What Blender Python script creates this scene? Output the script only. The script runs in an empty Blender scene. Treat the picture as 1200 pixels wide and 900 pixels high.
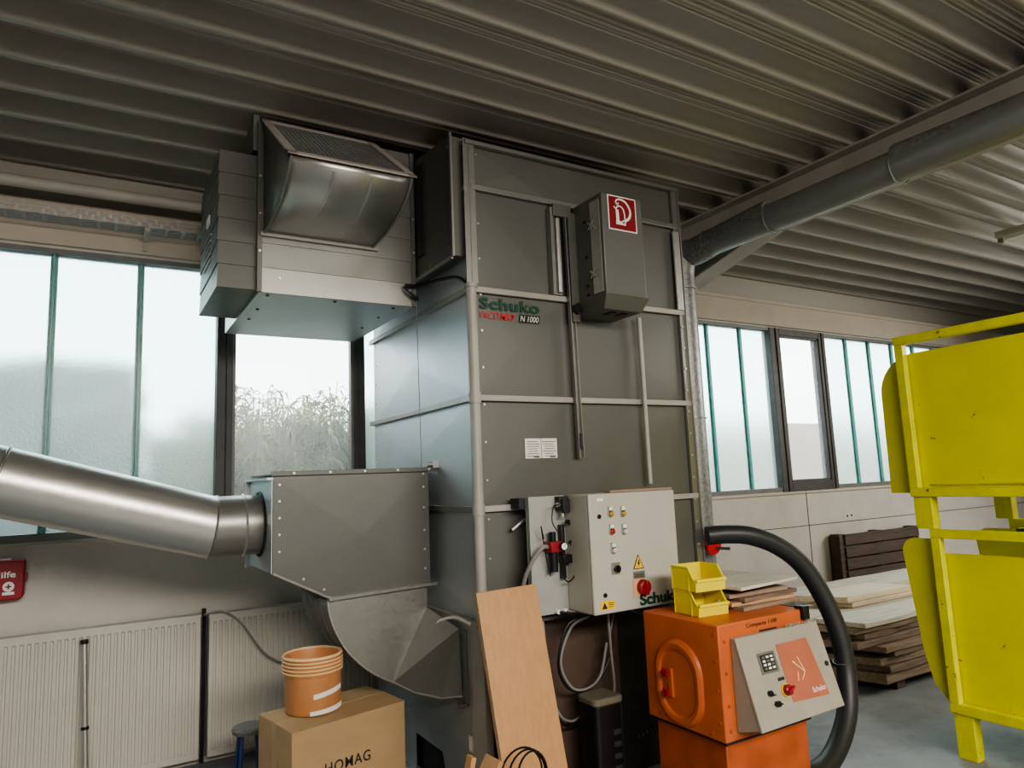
import bpy, bmesh, math, random
from mathutils import Vector, Matrix
random.seed(7)
COL = bpy.context.scene.collection

# ------------------------------------------------------------------ materials
def mat(name, color, rough=0.6, metal=0.0, var=0.0, vscale=6.0, bump=0.0, bscale=40.0, dirt=None, dscale=2.0,
        dthr=(0.5, 0.7), stretch=None, spec=0.5, chips=None, streak=0.0):
    m = bpy.data.materials.new(name); m.use_nodes = True
    nt = m.node_tree; N = nt.nodes; L = nt.links
    b = N['Principled BSDF']
    b.inputs['Roughness'].default_value = rough
    b.inputs['Metallic'].default_value = metal
    b.inputs['Specular IOR Level'].default_value = spec
    tc = N.new('ShaderNodeTexCoord'); mp = N.new('ShaderNodeMapping')
    L.new(tc.outputs['Object'], mp.inputs[0])
    if stretch: mp.inputs['Scale'].default_value = stretch
    rgb = N.new('ShaderNodeRGB'); rgb.outputs[0].default_value = (*color, 1)
    cur = rgb.outputs[0]
    def noise(s, d=5, r=.6):
        n = N.new('ShaderNodeTexNoise'); n.inputs['Scale'].default_value = s
        n.inputs['Detail'].default_value = d; n.inputs['Roughness'].default_value = r
        L.new(mp.outputs[0], n.inputs['Vector']); return n.outputs['Fac']
    def mixc(fac, a, bcol, mode='MIX'):
        x = N.new('ShaderNodeMix'); x.data_type = 'RGBA'; x.blend_type = mode
        if isinstance(fac, float): x.inputs[0].default_value = fac
        else: L.new(fac, x.inputs[0])
        L.new(a, x.inputs[6])
        if isinstance(bcol, tuple): x.inputs[7].default_value = (*bcol, 1)
        else: L.new(bcol, x.inputs[7])
        return x.outputs[2]
    def ramp(src, lo, hi):
        r = N.new('ShaderNodeMapRange'); r.inputs[1].default_value = lo; r.inputs[2].default_value = hi
        L.new(src, r.inputs[0]); return r.outputs[0]
    if var:
        dk = tuple(c * (1 - var) for c in color)
        cur = mixc(ramp(noise(vscale), .35, .65), cur, dk)
    if dirt:
        cur = mixc(ramp(noise(dscale, 8, .7), *dthr), cur, dirt)
    if chips:
        cur = mixc(ramp(noise(chips[1], 6, .75), chips[2], chips[2] + .02), cur, chips[0])
    L.new(cur, b.inputs['Base Color'])
    if bump:
        bp = N.new('ShaderNodeBump'); bp.inputs['Strength'].default_value = bump; bp.inputs['Distance'].default_value = .01
        L.new(noise(bscale), bp.inputs['Height']); L.new(bp.outputs[0], b.inputs['Normal'])
    if metal > .3:
        v = N.new('ShaderNodeTexVoronoi'); v.inputs['Scale'].default_value = 55
        L.new(tc.outputs['Object'], v.inputs['Vector'])
        sr = N.new('ShaderNodeSeparateColor'); L.new(v.outputs['Color'], sr.inputs[0])
        r = N.new('ShaderNodeMapRange'); r.inputs[3].default_value = max(.05, rough - .03); r.inputs[4].default_value = rough + .04
        L.new(sr.outputs[0], r.inputs[0]); L.new(r.outputs[0], b.inputs['Roughness'])
    return m

M = {}
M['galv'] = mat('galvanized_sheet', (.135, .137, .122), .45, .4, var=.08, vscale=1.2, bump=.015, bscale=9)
M['galv_window_lit'] = mat('galvanized_window_lit', (.50, .54, .56), .42, .65, var=.1, vscale=1.2, bump=.015, bscale=7)  # paler, bluer copy of the sheet: window light painted into the colour
M['galv_light'] = mat('galvanized_light', (.31, .31, .285), .36, .75, var=.08, vscale=3, bump=.015, bscale=12)
M['galv_bright'] = mat('galvanized_pipe', (.56, .55, .52), .33, .85, var=.05, vscale=3)
M['spangle'] = mat('spangled_duct', (.27, .275, .265), .38, .4, var=.45, vscale=45, bump=.15, bscale=60)
M['post'] = mat('grey_primer', (.36, .345, .305), .5, .1, var=.15, vscale=5)
M['duct'] = mat('galvanized_duct', (.25, .255, .245), .36, .45, var=.08, vscale=3)
M['dark_metal'] = mat('dark_steel', (.04, .042, .045), .5, .6)
M['black'] = mat('black_plastic', (.006, .006, .0065), .4)
M['rubber'] = mat('black_rubber', (.022, .023, .024), .45, bump=.1, bscale=60)
M['frame'] = mat('window_frame_paint', (.06, .058, .055), .55, var=.3, vscale=8)
M['frame_grey'] = mat('window_frame_grey', (.17, .17, .165), .5, var=.2, vscale=6)
M['white'] = mat('white_plastic', (.75, .75, .73), .4)
M['screw'] = mat('zinc_screw', (.7, .7, .68), .3, .9)
M['wall'] = mat('painted_wall', (.56, .525, .475), .85, var=.13, vscale=2.2, bump=.12, bscale=30, dirt=(.34, .32, .29), dscale=1.6, dthr=(.55, .85))
M['wall_warm'] = mat('wall_band', (.54, .47, .39), .8, var=.1, vscale=3, bump=.05, bscale=30)
M['ceil'] = mat('roof_decking', (.35, .32, .275), .5, .1, var=.12, vscale=1.2, stretch=(.4, 3, 3))
M['beam'] = mat('beam_paint', (.42, .385, .335), .55, var=.15, vscale=3)
M['floor'] = mat('concrete_floor', (.27, .29, .30), .5, var=.3, vscale=2.5, bump=.08, bscale=25, dirt=(.14, .145, .15), dscale=3.5, dthr=(.5, .75))
M['radiator'] = mat('radiator_enamel', (.54, .52, .46), .45, var=.06, vscale=3)
M['cab'] = mat('cabinet_grey_paint', (.44, .425, .37), .42, var=.06, vscale=4)
M['plate'] = mat('mounting_plate_paint', (.38, .39, .355), .45, .2, var=.12, vscale=5)
M['orange'] = mat('orange_paint', (.52, .125, .038), .42, var=.16, vscale=5, dirt=(.30, .07, .02), dscale=4, dthr=(.55, .9), bump=.04, bscale=30)
M['orange_dark'] = mat('orange_paint_worn', (.42, .09, .025), .5, var=.3, vscale=6)
M['desk'] = mat('control_desk_paint', (.34, .31, .25), .42, var=.12, vscale=6)
M['salmon'] = mat('faded_red_panel', (.42, .13, .075), .5, var=.12, vscale=9)
M['yellow'] = mat('yellow_paint', (.72, .68, .008), .45, var=.1, vscale=4, chips=((.10, .06, .015), 9, .665), bump=.05, bscale=20)
M['yellow_worn'] = mat('yellow_frame_paint', (.72, .70, .02), .45, var=.18, vscale=8, chips=((.12, .07, .02), 13, .635))
M['bin'] = mat('yellow_bin_plastic', (.75, .62, .03), .35)
M['red'] = mat('red_plastic', (.27, .012, .02), .4)
M['sign_red'] = mat('sign_red', (.20, .006, .010), .4)
M['sign_white'] = mat('sign_white', (.75, .70, .66), .5)
M['green'] = mat('green_lettering', (.0, .055, .028), .5)
M['red_letter'] = mat('red_lettering', (.65, .015, .02), .5)
M['ink'] = mat('black_ink', (.015, .015, .015), .6)
M['signal_yellow'] = mat('signal_yellow', (.80, .50, .02), .45)
M['card'] = mat('cardboard', (.39, .26, .135), .8, var=.1, vscale=4, stretch=(1, 1, 3), bump=.03, bscale=40)
M['card_tape'] = mat('carton_tape', (.40, .27, .15), .35)
M['tub'] = mat('amber_tub_plastic', (.52, .24, .10), .4, var=.2, vscale=6)
M['tub_rim'] = mat('tub_rim_plastic', (.80, .55, .30), .4)
M['paper'] = mat('paper', (.72, .69, .64), .7)
M['beech'] = mat('beech_board', (.47, .255, .105), .45, var=.14, vscale=7, stretch=(7, 7, .5), bump=.02, bscale=20)
M['beech_edge'] = mat('beech_edge', (.50, .31, .17), .6, var=.2, vscale=12)
M['timber_light'] = mat('fresh_timber', (.70, .58, .42), .65, var=.2, vscale=6, stretch=(.5, 6, 6))
M['timber_white'] = mat('bleached_timber', (.62, .56, .46), .65, var=.3, vscale=6, stretch=(.5, 6, 6))
M['timber'] = mat('aged_timber', (.24, .17, .12), .8, var=.45, vscale=7, stretch=(.6, 5, 8), bump=.4, bscale=25)
M['timber_mid'] = mat('brown_timber', (.34, .24, .17), .8, var=.4, vscale=7, stretch=(.6, 5, 8), bump=.4, bscale=25)
M['pallet'] = mat('dark_pallet_wood', (.10, .07, .055), .8, var=.4, vscale=7, stretch=(.6, 5, 8))
M['rust'] = mat('rusty_plate', (.115, .075, .058), .6, .3, var=.4, vscale=3, bump=.1, bscale=15)
M['grime_shade'] = mat('grimy_shaded_black', (.03, .031, .033), .6, .2, var=.4, vscale=4, dirt=(.10, .09, .08), dscale=5, dthr=(.6, .9))  # black tone also paints the shade inside the tower base
M['lid'] = mat('dusty_lid', (.16, .14, .10), .8, var=.3, vscale=12)
M['blue'] = mat('blue_paint', (.02, .04, .14), .4)
M['tray'] = mat('perforated_tray', (.33, .33, .33), .45, .6)
M['joint'] = mat('green_glass_edge', (.14, .40, .36), .3)
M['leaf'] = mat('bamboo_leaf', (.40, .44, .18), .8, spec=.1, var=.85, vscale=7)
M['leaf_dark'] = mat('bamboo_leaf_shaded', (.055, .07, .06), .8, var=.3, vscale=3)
M['stem'] = mat('bamboo_stem', (.25, .25, .12), .6)
M['ground'] = mat('gravel_ground', (.10, .10, .09), .9, var=.2, vscale=5)
M['outwall'] = mat('pale_brick_wall', (.66, .55, .46), .85, var=.1, vscale=5)
M['grey_cable'] = mat('grey_cable', (.22, .21, .20), .45)
M['motor'] = mat('dull_grey_casting', (.18, .17, .16), .5, .4)

def brick_wall_mat():
    m = M['outwall']; nt = m.node_tree; N = nt.nodes; L = nt.links
    br = N.new('ShaderNodeTexBrick'); br.inputs['Scale'].default_value = 1.2
    br.inputs['Color1'].default_value = (.36, .28, .22, 1); br.inputs['Color2'].default_value = (.32, .25, .20, 1)
    br.inputs['Mortar'].default_value = (.24, .20, .17, 1); br.inputs['Mortar Size'].default_value = .012
    tc = N.new('ShaderNodeTexCoord'); mp = N.new('ShaderNodeMapping'); mp.inputs['Rotation'].default_value = (math.pi/2, 0, 0)
    L.new(tc.outputs['Object'], mp.inputs[0]); L.new(mp.outputs[0], br.inputs['Vector'])
    L.new(br.outputs['Color'], N['Principled BSDF'].inputs['Base Color'])
brick_wall_mat()

def uglass():
    m = bpy.data.materials.new('frosted_profile_glass'); m.use_nodes = True
    nt = m.node_tree; N = nt.nodes; L = nt.links
    N.remove(N['Principled BSDF']); out = N['Material Output']
    tr = N.new('ShaderNodeBsdfTranslucent'); tr.inputs[0].default_value = (.86, .97, .95, 1)
    rf = N.new('ShaderNodeBsdfRefraction'); rf.inputs['IOR'].default_value = 1.12; rf.inputs['Roughness'].default_value = .42
    rf.inputs[0].default_value = (.86, .97, .96, 1)
    gl = N.new('ShaderNodeBsdfGlossy'); gl.inputs['Roughness'].default_value = .25
    tc = N.new('ShaderNodeTexCoord'); ns = N.new('ShaderNodeTexNoise'); ns.inputs['Scale'].default_value = 55; ns.inputs['Detail'].default_value = 3
    L.new(tc.outputs['Object'], ns.inputs['Vector'])
    bp = N.new('ShaderNodeBump'); bp.inputs['Strength'].default_value = .35; bp.inputs['Distance'].default_value = .01
    L.new(ns.outputs['Fac'], bp.inputs['Height'])
    for x in (tr, rf, gl): L.new(bp.outputs[0], x.inputs['Normal'])
    a = N.new('ShaderNodeMixShader'); a.inputs[0].default_value = .86; L.new(tr.outputs[0], a.inputs[1]); L.new(rf.outputs[0], a.inputs[2])
    b = N.new('ShaderNodeMixShader'); b.inputs[0].default_value = .05; L.new(a.outputs[0], b.inputs[1]); L.new(gl.outputs[0], b.inputs[2])
    L.new(b.outputs[0], out.inputs[0]); return m
M['uglass'] = uglass()
def clear():
    m = bpy.data.materials.new('clear_window_glass'); m.use_nodes = True
    nt = m.node_tree; N = nt.nodes; L = nt.links
    N.remove(N['Principled BSDF']); out = N['Material Output']
    t = N.new('ShaderNodeBsdfTransparent'); t.inputs[0].default_value = (.95, .98, .97, 1)
    d = N.new('ShaderNodeBsdfTranslucent'); d.inputs[0].default_value = (.9, .92, .95, 1)
    g = N.new('ShaderNodeBsdfGlossy'); g.inputs['Roughness'].default_value = .25
    a = N.new('ShaderNodeMixShader'); a.inputs[0].default_value = .08; L.new(t.outputs[0], a.inputs[1]); L.new(d.outputs[0], a.inputs[2])
    b = N.new('ShaderNodeMixShader'); b.inputs[0].default_value = .03; L.new(a.outputs[0], b.inputs[1]); L.new(g.outputs[0], b.inputs[2])
    L.new(b.outputs[0], out.inputs[0]); return m
M['glass'] = clear()

# ------------------------------------------------------------------ mesh builder
class B:
    def __init__(s): s.v = []; s.f = []
    def add(s, vs, fs):
        o = len(s.v); s.v += [tuple(v) for v in vs]; s.f += [tuple(i + o for i in f) for f in fs]; return s
    def box(s, x0, x1, y0, y1, z0, z1):
        return s.add([(x0,y0,z0),(x1,y0,z0),(x1,y1,z0),(x0,y1,z0),(x0,y0,z1),(x1,y0,z1),(x1,y1,z1),(x0,y1,z1)],
              [(0,3,2,1),(4,5,6,7),(0,1,5,4),(1,2,6,5),(2,3,7,6),(3,0,4,7)])
    def hexa(s, p):  # 8 pts bottom 4, top 4
        return s.add(p, [(0,3,2,1),(4,5,6,7),(0,1,5,4),(1,2,6,5),(2,3,7,6),(3,0,4,7)])
    def bar(s, a, b, w, h, up=(0,0,1)):
        a = Vector(a); b = Vector(b); d = (b - a).normalized(); u = Vector(up)
        r = d.cross(u).normalized(); u = r.cross(d).normalized(); r = r * w / 2; u = u * h / 2
        return s.hexa([a-r-u, a+r-u, b+r-u, b-r-u, a-r+u, a+r+u, b+r+u, b-r+u])
    def prism(s, poly, vec):
        n = len(poly); vec = Vector(vec); q = [Vector(p) + vec for p in poly]
        return s.add([*poly, *q], [tuple(range(n)), tuple(range(2*n-1, n-1, -1))] + [(i, i+n, (i+1) % n + n, (i+1) % n) for i in range(n)])
    def quad(s, *p): return s.add(p, [tuple(range(len(p)))])
    def tube(s, path, r, n=16, cap=True):
        P = [Vector(p) for p in path]; k = len(P); rr = r if isinstance(r, (list, tuple)) else [r] * k
        T = [(P[min(i+1, k-1)] - P[max(i-1, 0)]).normalized() for i in range(k)]
        u = Vector((0,0,1)) if abs(T[0].z) < .9 else Vector((1,0,0))
        u = (u - T[0] * u.dot(T[0])).normalized(); vs = []
        for i in range(k):
            u = (u - T[i] * u.dot(T[i])).normalized(); w = T[i].cross(u)
            vs += [P[i] + (u * math.cos(2*math.pi*j/n) + w * math.sin(2*math.pi*j/n)) * rr[i] for j in range(n)]
        fs = [(i*n+j, i*n+(j+1) % n, (i+1)*n+(j+1) % n, (i+1)*n+j) for i in range(k-1) for j in range(n)]
        if cap: fs += [tuple(range(n-1, -1, -1)), tuple(range((k-1)*n, k*n))]
        return s.add(vs, fs)
    def cyl(s, a, b, r, n=20, cap=True): return s.tube([a, b], r, n, cap)
    def crossbreak(s, a, b, c, d, dep):   # sheet panel with diagonal creases raised to a shallow peak
        a, b, c, d = map(Vector, (a, b, c, d)); nrm = (b - a).cross(d - a).normalized(); m = (a+b+c+d) / 4 + nrm * dep
        return s.add([a, b, c, d, m], [(0,1,4),(1,2,4),(2,3,4),(3,0,4)])
    def out(s, name, m, parent=None, bevel=0, flat=False, kind=None, recalc=True, thick=0):
        off = Vector(parent_loc(parent)); me = bpy.data.meshes.new(name)
        me.from_pydata([tuple(Vector(v) - off) for v in s.v], [], s.f)
        if recalc:
            bm = bmesh.new(); bm.from_mesh(me); bmesh.ops.recalc_face_normals(bm, faces=bm.faces); bm.to_mesh(me); bm.free()
        me.materials.append(M[m] if isinstance(m, str) else m)
        if not flat:
            me.polygons.foreach_set('use_smooth', [True] * len(me.polygons)); me.set_sharp_from_angle(angle=math.radians(32))
        o = bpy.data.objects.new(name, me); COL.objects.link(o)
        if parent: o.parent = parent
        if thick:
            t = o.modifiers.new('t', 'SOLIDIFY'); t.thickness = thick; t.offset = 0
        if bevel:
            b = o.modifiers.new('b', 'BEVEL'); b.width = bevel; b.segments = 2; b.limit_method = 'ANGLE'; b.angle_limit = math.radians(40)
        if kind: o['kind'] = kind
        return o
def parent_loc(p):
    l = Vector((0,0,0))
    while p is not None: l = l + p.location; p = p.parent
    return l
def tag(o, label, cat, group=None, kind=None):
    o['label'] = label; o['category'] = cat
    if group: o['group'] = group
    if kind: o['kind'] = kind
    return o
def thing(name, label, cat, loc, group=None):
    o = bpy.data.objects.new(name, None); COL.objects.link(o); o.location = loc; o.empty_display_size = .1
    return tag(o, label, cat, group)
def struct(b, name, m, **k): return b.out(name, m, kind='structure', **k)
def spline(pts, n=8):
    P = [Vector(p) for p in pts]; P = [2*P[0]-P[1]] + P + [2*P[-1]-P[-2]]; o = []
    for i in range(1, len(P)-2):
        for j in range(n):
            t = j / n; a, b, c, d = P[i-1:i+3]
            o.append(.5*((2*b) + (c-a)*t + (2*a-5*b+4*c-d)*t*t + (3*b-a-3*c+d)*t**3))
    o.append(P[-2]); return o
def text(name, body, m, parent, origin, width, height, xdir=(1,0,0), zdir=(0,0,1), bold=.0, ext=.001, shear=0, spacing=1.0):
    cu = bpy.data.curves.new(name, 'FONT'); cu.body = body; cu.size = 1; cu.extrude = .0; cu.offset = bold; cu.shear = shear; cu.space_character = spacing
    t = bpy.data.objects.new('tmp', cu); COL.objects.link(t); bpy.context.view_layer.update()
    me = bpy.data.meshes.new_from_object(t.evaluated_get(bpy.context.evaluated_depsgraph_get())); bpy.data.objects.remove(t); bpy.data.curves.remove(cu)
    xs = [v.co.x for v in me.vertices]; ys = [v.co.y for v in me.vertices]
    X = Vector(xdir).normalized(); Z = Vector(zdir).normalized(); O = Vector(origin) - parent_loc(parent)
    sx = width / (max(xs) - min(xs)); sz = height / (max(ys) - min(ys))
    for v in me.vertices: v.co = O + X * (v.co.x - min(xs)) * sx + Z * (v.co.y - min(ys)) * sz
    me.materials.clear(); me.materials.append(M[m]); me.name = name
    o = bpy.data.objects.new(name, me); COL.objects.link(o); o.parent = parent; return o
def screws(name, pts, nrm, parent, r=.006, m='screw'):
    n = Vector(nrm); first = None
    for p in pts:
        if first is None:
            first = B().cyl(parent_loc(parent), parent_loc(parent) + n * .005, r, 8).out(name, m, parent); o = first
        else:
            o = first.copy(); COL.objects.link(o); o.parent = parent
        o.location = Vector(p) - parent_loc(parent)
    return first

# ------------------------------------------------------------------ room shell
WY = 4.82; ZC = 3.55
X0, X1, Y0 = -4.0, 12.0, -5.0
struct(B().box(X0, X1, Y0, WY + .2, -.12, 0), 'floor', 'floor')
w = B()
w.box(X0, X1, WY, WY + .2, 0, 1.36)
w.box(X0, X1, WY, WY + .2, 3.07, 4.0)
w.box(3.35, 4.6, WY, WY + .2, 1.36, 3.07)
w.box(9.6, X1, WY, WY + .2, 1.36, 3.07); w.box(X0, -3.4, WY, WY + .2, 1.36, 3.07)
struct(w, 'wall_back', 'wall')
struct(B().box(X0 - .2, X0, Y0, WY + .2, 0, 4.0), 'wall_left', 'wall')
struct(B().box(X1, X1 + .2, Y0, WY + .2, 0, 4.0), 'wall_right', 'wall')
struct(B().box(X0 - .2, X1 + .2, Y0 - .2, Y0, 0, 4.0), 'wall_front', 'wall')
struct(B().box(X0, X1, WY - .035, WY, 3.085, 3.33).box(X0, X1, WY - .05, WY, 3.315, 3.345), 'trim_1', 'wall_warm')
struct(B().box(X0, 1.6, WY - .025, WY, 1.325, 1.345).box(4.6, 9.6, WY - .02, WY, 1.335, 1.35), 'trim_2', 'wall_warm')
struct(B().box(4.6, X1, WY - .004, WY, 1.0, 1.006).box(6.4, 6.406, WY - .004, WY, 0, 1.36), 'trim_3', 'pallet')
# roof decking: trapezoid sheet with grooved crests, ribs along X
prof = []
P = .2925; y = 3.58 - 34 * P
while y < WY + .3:
    for dy, dz in ((-.022, 0), (.022, 0), (.058, .110), (.088, .110), (.096, .100), (.106, .100), (.114, .110), (.140, .110), (.148, .100), (.158, .100), (.166, .110), (.192, .110), (.200, .100), (.208, .100), (.214, .110), (.2345, .110)):
        prof.append((y + dy, ZC + dz))
    y += P
prof = [p for p in prof if Y0 < p[0] < WY + .05]
c = B(); n = len(prof)
c.add([(X0, a, b) for a, b in prof] + [(X1, a, b) for a, b in prof], [(i, i+1, n+i+1, n+i) for i in range(n-1)])
struct(c, 'ceiling', 'ceil', recalc=False, thick=.003)
struct(B().box(X0, X1, Y0, WY + .2, 3.75, 3.85).box(X0, X1, WY-.03, WY, 3.35, 3.75), 'trim_4', 'ceil')
# I beam with haunch
bx = 4.02; zb = 3.25
bm_ = B()
bm_.box(bx-.09, bx+.09, Y0, WY, ZC - .014, ZC - .001)
bm_.box(bx-.005, bx+.005, Y0, WY, zb + .01, ZC - .014)
bm_.box(bx-.09, bx+.09, Y0, 3.05, zb, zb + .014)
bm_.hexa([(bx-.09,3.05,zb),(bx+.09,3.05,zb),(bx+.09,WY,zb-.44),(bx-.09,WY,zb-.44),(bx-.09,3.05,zb+.014),(bx+.09,3.05,zb+.014),(bx+.09,WY,zb-.426),(bx-.09,WY,zb-.426)])
bm_.prism([(bx-.005,3.05,zb+.01),(bx-.005,WY,zb+.01),(bx-.005,WY,zb-.43)], (.01,0,0))
struct(bm_, 'trim_5', 'beam')
col_ = B().box(bx-.1, bx+.1, WY-.02, WY-.006, 0, ZC-.02).box(bx-.1, bx+.1, WY-.2, WY-.186, 0, 2.95).box(bx-.006, bx+.006, WY-.186, WY-.02, 0, 3.0)
struct(col_, 'trim_6', 'beam')

# windows
def u_window(name, xa, xb, joints):
    fr = B(); z0, z1 = 1.36, 3.07
    fr.box(xa, xb, WY+.0, WY+.09, z0, z0+.045).box(xa, xb, WY+.0, WY+.09, z1-.03, z1)
    o = struct(fr, name, 'frame_grey')
    g = B(); xs = [xa] + joints + [xb]
    for a, b in zip(xs[:-1], xs[1:]): g.box(a+.004, b-.004, WY+.055, WY+.061, z0+.04, z1-.025)
    g.out('frosted_pane', 'uglass', o)
    j = B()
    for x in joints: j.box(x-.004, x+.004, WY+.02, WY+.07, z0+.04, z1-.025).box(x-.02, x+.02, WY+.058, WY+.066, z0+.04, z1-.025)
    j.out('glass_joint', 'joint', o)
    return o
def c_window(name, xa, xb, fa, fb, zb_, m, m2):
    z0, z1 = 1.36, 3.07
    fr = B().box(xa, fa, WY-.01, WY+.1, z0, z1).box(fb, xb, WY-.01, WY+.1, z0, z1).box(fa, fb, WY-.01, WY+.1, z1-.07, z1).box(fa, fb, WY-.01, WY+.1, z0, zb_)
    fr.box(xa+(fa-xa)*.55, xa+(fa-xa)*.62, WY-.022, WY, z0, z1).box(fb+(xb-fb)*.4, fb+(xb-fb)*.5, WY-.02, WY, z0, z1)
    o = struct(fr, name, m, bevel=.004)
    B().box(fa, fb, WY+.04, WY+.046, zb_, z1-.06).out('clear_pane', 'glass', o)
    r = .018
    B().box(fa, fa+r, WY+.0, WY+.05, zb_, z1-.07).box(fb-r, fb, WY, WY+.05, zb_, z1-.07).box(fa, fb, WY, WY+.05, zb_, zb_+r).box(fa, fb, WY, WY+.05, z1-.07-r, z1-.07).out('sash', m2, o)
    return o
u_window('window_1', -3.4, .668, [-.24 - .455*i for i in range(6, 0, -1)] + [-.24, .22])
c_window('window_2', .668, 1.655, .765, 1.572, 1.44, 'frame', 'frame_grey')
u_window('window_3', 1.655, 3.35, [2.12, 2.58, 3.04])
u_window('window_4', 4.6, 6.05, [4.72, 5.18, 5.65])
c_window('window_5', 6.05, 6.96, 6.2, 6.85, 1.46, 'frame', 'frame')
u_window('window_6', 6.96, 9.6, [7.4, 7.84, 8.3, 8.76, 9.2])

# ------------------------------------------------------------------ outdoors
struct(B().box(-14, 40, WY + .2, 30, -.3, -.15), 'trim_7', 'ground')
o = B().box(9.5, 30, 12, 12.3, -.2, 2.75).out('garden_wall', 'outwall'); tag(o, 'pale brick garden wall seen outside through the clear right-hand window', 'wall')
def hedge(name, xa, xb, ya, yb, zt, m, label):
    b = B(); nx_, nz_ = int((xb-xa)/.12), int((zt+.15)/.12)
    for j in range(nz_+1):
        for i in range(nx_+1):
            b.v.append((xa+(xb-xa)*i/nx_+random.uniform(-.05,.05), ya+random.uniform(-.12,.12)+.5*max(0, j/nz_-.8), -.15+(zt+.15)*j/nz_+random.uniform(-.08,.08)*(1 if j else 0)))
    b.f = [(j*(nx_+1)+i, j*(nx_+1)+i+1, (j+1)*(nx_+1)+i+1, (j+1)*(nx_+1)+i) for j in range(nz_) for i in range(nx_)]
    k = len(b.v); b.add([(xa,yb,-.15),(xb,yb,-.15),(xb,yb,zt),(xa,yb,zt)], [(0,1,2,3)])
    b.f.append(tuple([nz_*(nx_+1)+i for i in range(nx_+1)] + [k+2, k+3]))
    o = b.out(name, m, recalc=False); tag(o, label, 'hedge'); return o
def bush(name, xa, xb, y, ztop, nst, m, label, nl=90):
    t = thing(name, label, 'plant', ((xa+xb)/2, y, -.15), 'bamboo outside the windows'); lf = B(); st = B()
    for i in range(nst):
        x = random.uniform(xa, xb); yy = y + random.uniform(-.35, .5); h = ztop * random.uniform(.78, 1.0)
        lean = Vector((random.uniform(-.3, .3), random.uniform(-.3, .15), 0))
        st.tube([(x, yy, -.15), Vector((x, yy, h*.6)) + lean*.4, Vector((x, yy, h)) + lean], [.012, .008, .003], 5, False)
        for k in range(nl):
            t_ = random.uniform(.12, 1); c0 = Vector((x, yy, h*t_)) + lean * t_**2
            a = random.uniform(0, 6.28); L_ = random.uniform(.10, .22)
            d = Vector((math.cos(a), math.sin(a), random.uniform(-.9, .35))).normalized(); wv = d.cross(Vector((random.uniform(-1,1), random.uniform(-1,1), 1))).normalized() * .011
            c1 = c0 + d * L_ * .5 + Vector((0,0,.02)); c2 = c0 + d * L_ + Vector((0,0,-.05))
            lf.add([c0, c1 + wv, c2, c1 - wv], [(0,1,2,3)])
    st.out('stem', 'stem', t, recalc=False); o = lf.out('foliage', m, t, recalc=False, flat=True); o['kind'] = 'stuff'
bush('bamboo_bush', .7, 2.3, 6.3, 2.5, 150, 'leaf', 'leafy green bamboo outside behind the clear left-hand window', 120)
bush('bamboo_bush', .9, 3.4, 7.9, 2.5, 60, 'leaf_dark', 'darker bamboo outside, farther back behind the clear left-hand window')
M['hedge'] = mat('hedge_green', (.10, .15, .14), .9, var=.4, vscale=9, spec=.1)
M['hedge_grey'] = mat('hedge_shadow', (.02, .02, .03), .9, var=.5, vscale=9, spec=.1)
hedge('hedge', -5, .35, 6.9, 7.6, 2.75, 'hedge', 'clipped green hedge outside, blurred behind the frosted left windows')
hedge('hedge', .45, 4.6, 8.7, 9.3, 2.3, 'hedge_grey', 'dark core added behind the bamboo to fill the gaps between its leaves')  # near-black core added as shade in the gaps between bamboo leaves
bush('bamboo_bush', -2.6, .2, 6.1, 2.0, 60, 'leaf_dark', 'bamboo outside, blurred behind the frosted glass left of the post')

# ------------------------------------------------------------------ dust extractor tower
XC, YF, XR, YB = 1.63, 3.09, 3.10, 4.55
T = thing('dust_extractor', 'tall grey galvanized dust extractor tower with crossbar rails and lettering', 'machine', (XC, YF, 0))
rails = [.915, 1.462, 2.012, 2.57, 3.12]; top = 3.36
zs = [.0 + .915] + rails[1:] + [top]
zcol = [(.915, 1.462), (1.462, 2.012), (2.012, 2.57), (2.57, 3.12), (3.12, top)]
for a, b in zcol:
    for xa, xb in ((XC, 2.185), (2.185, XR)):
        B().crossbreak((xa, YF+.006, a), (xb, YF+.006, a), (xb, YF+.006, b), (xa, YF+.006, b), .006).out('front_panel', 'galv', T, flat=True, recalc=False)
    B().crossbreak((XC, YB, a), (XC, YF, a), (XC, YF, b), (XC, YB, b), .012).out('side_panel', 'galv_window_lit', T, flat=True, recalc=False)
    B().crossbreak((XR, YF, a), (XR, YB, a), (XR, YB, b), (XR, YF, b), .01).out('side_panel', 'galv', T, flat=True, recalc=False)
B().quad((XC,YF,top),(XR,YF,top),(XR,YB,top),(XC,YB,top)).quad((XC,YB,.1),(XR,YB,.1),(XR,YB,top),(XC,YB,top)).out('back_panel', 'galv', T, recalc=False)
for z in rails:   # each level: an angle rail along front and side
    B().box(XC+.01, XR, YF-.022, YF, z-.016, z+.014).out('front_rail', 'post' if z < 3 else 'galv_light', T, bevel=.002)
    B().box(XC-.024, XC, YF+.01, YB+.03, z-.016, z+.014).out('side_rail', 'post' if z < 1 else 'galv_light', T, bevel=.002)
B().cyl((XC-.006, YF-.012, .915), (XC-.006, YF-.012, 2.585), .027, 16).cyl((XC-.006, YF-.012, 2.575), (XC-.006, YF-.012, 2.595), .033, 16).out('corner_post', 'post', T)
for z in (1.462, 2.012): B().cyl((XC-.006, YF-.012, z-.03), (XC-.006, YF-.012, z+.025), .032, 16).out('post_coupling', 'post', T)
B().box(XC-.02, XC+.02, YF-.04, YF+.10, 0, .93).out('leg', 'post', T, bevel=.003)
B().box(XR-.08, XR, YF-.02, YF, 0, .93).out('leg', 'galv', T, bevel=.003)
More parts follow.
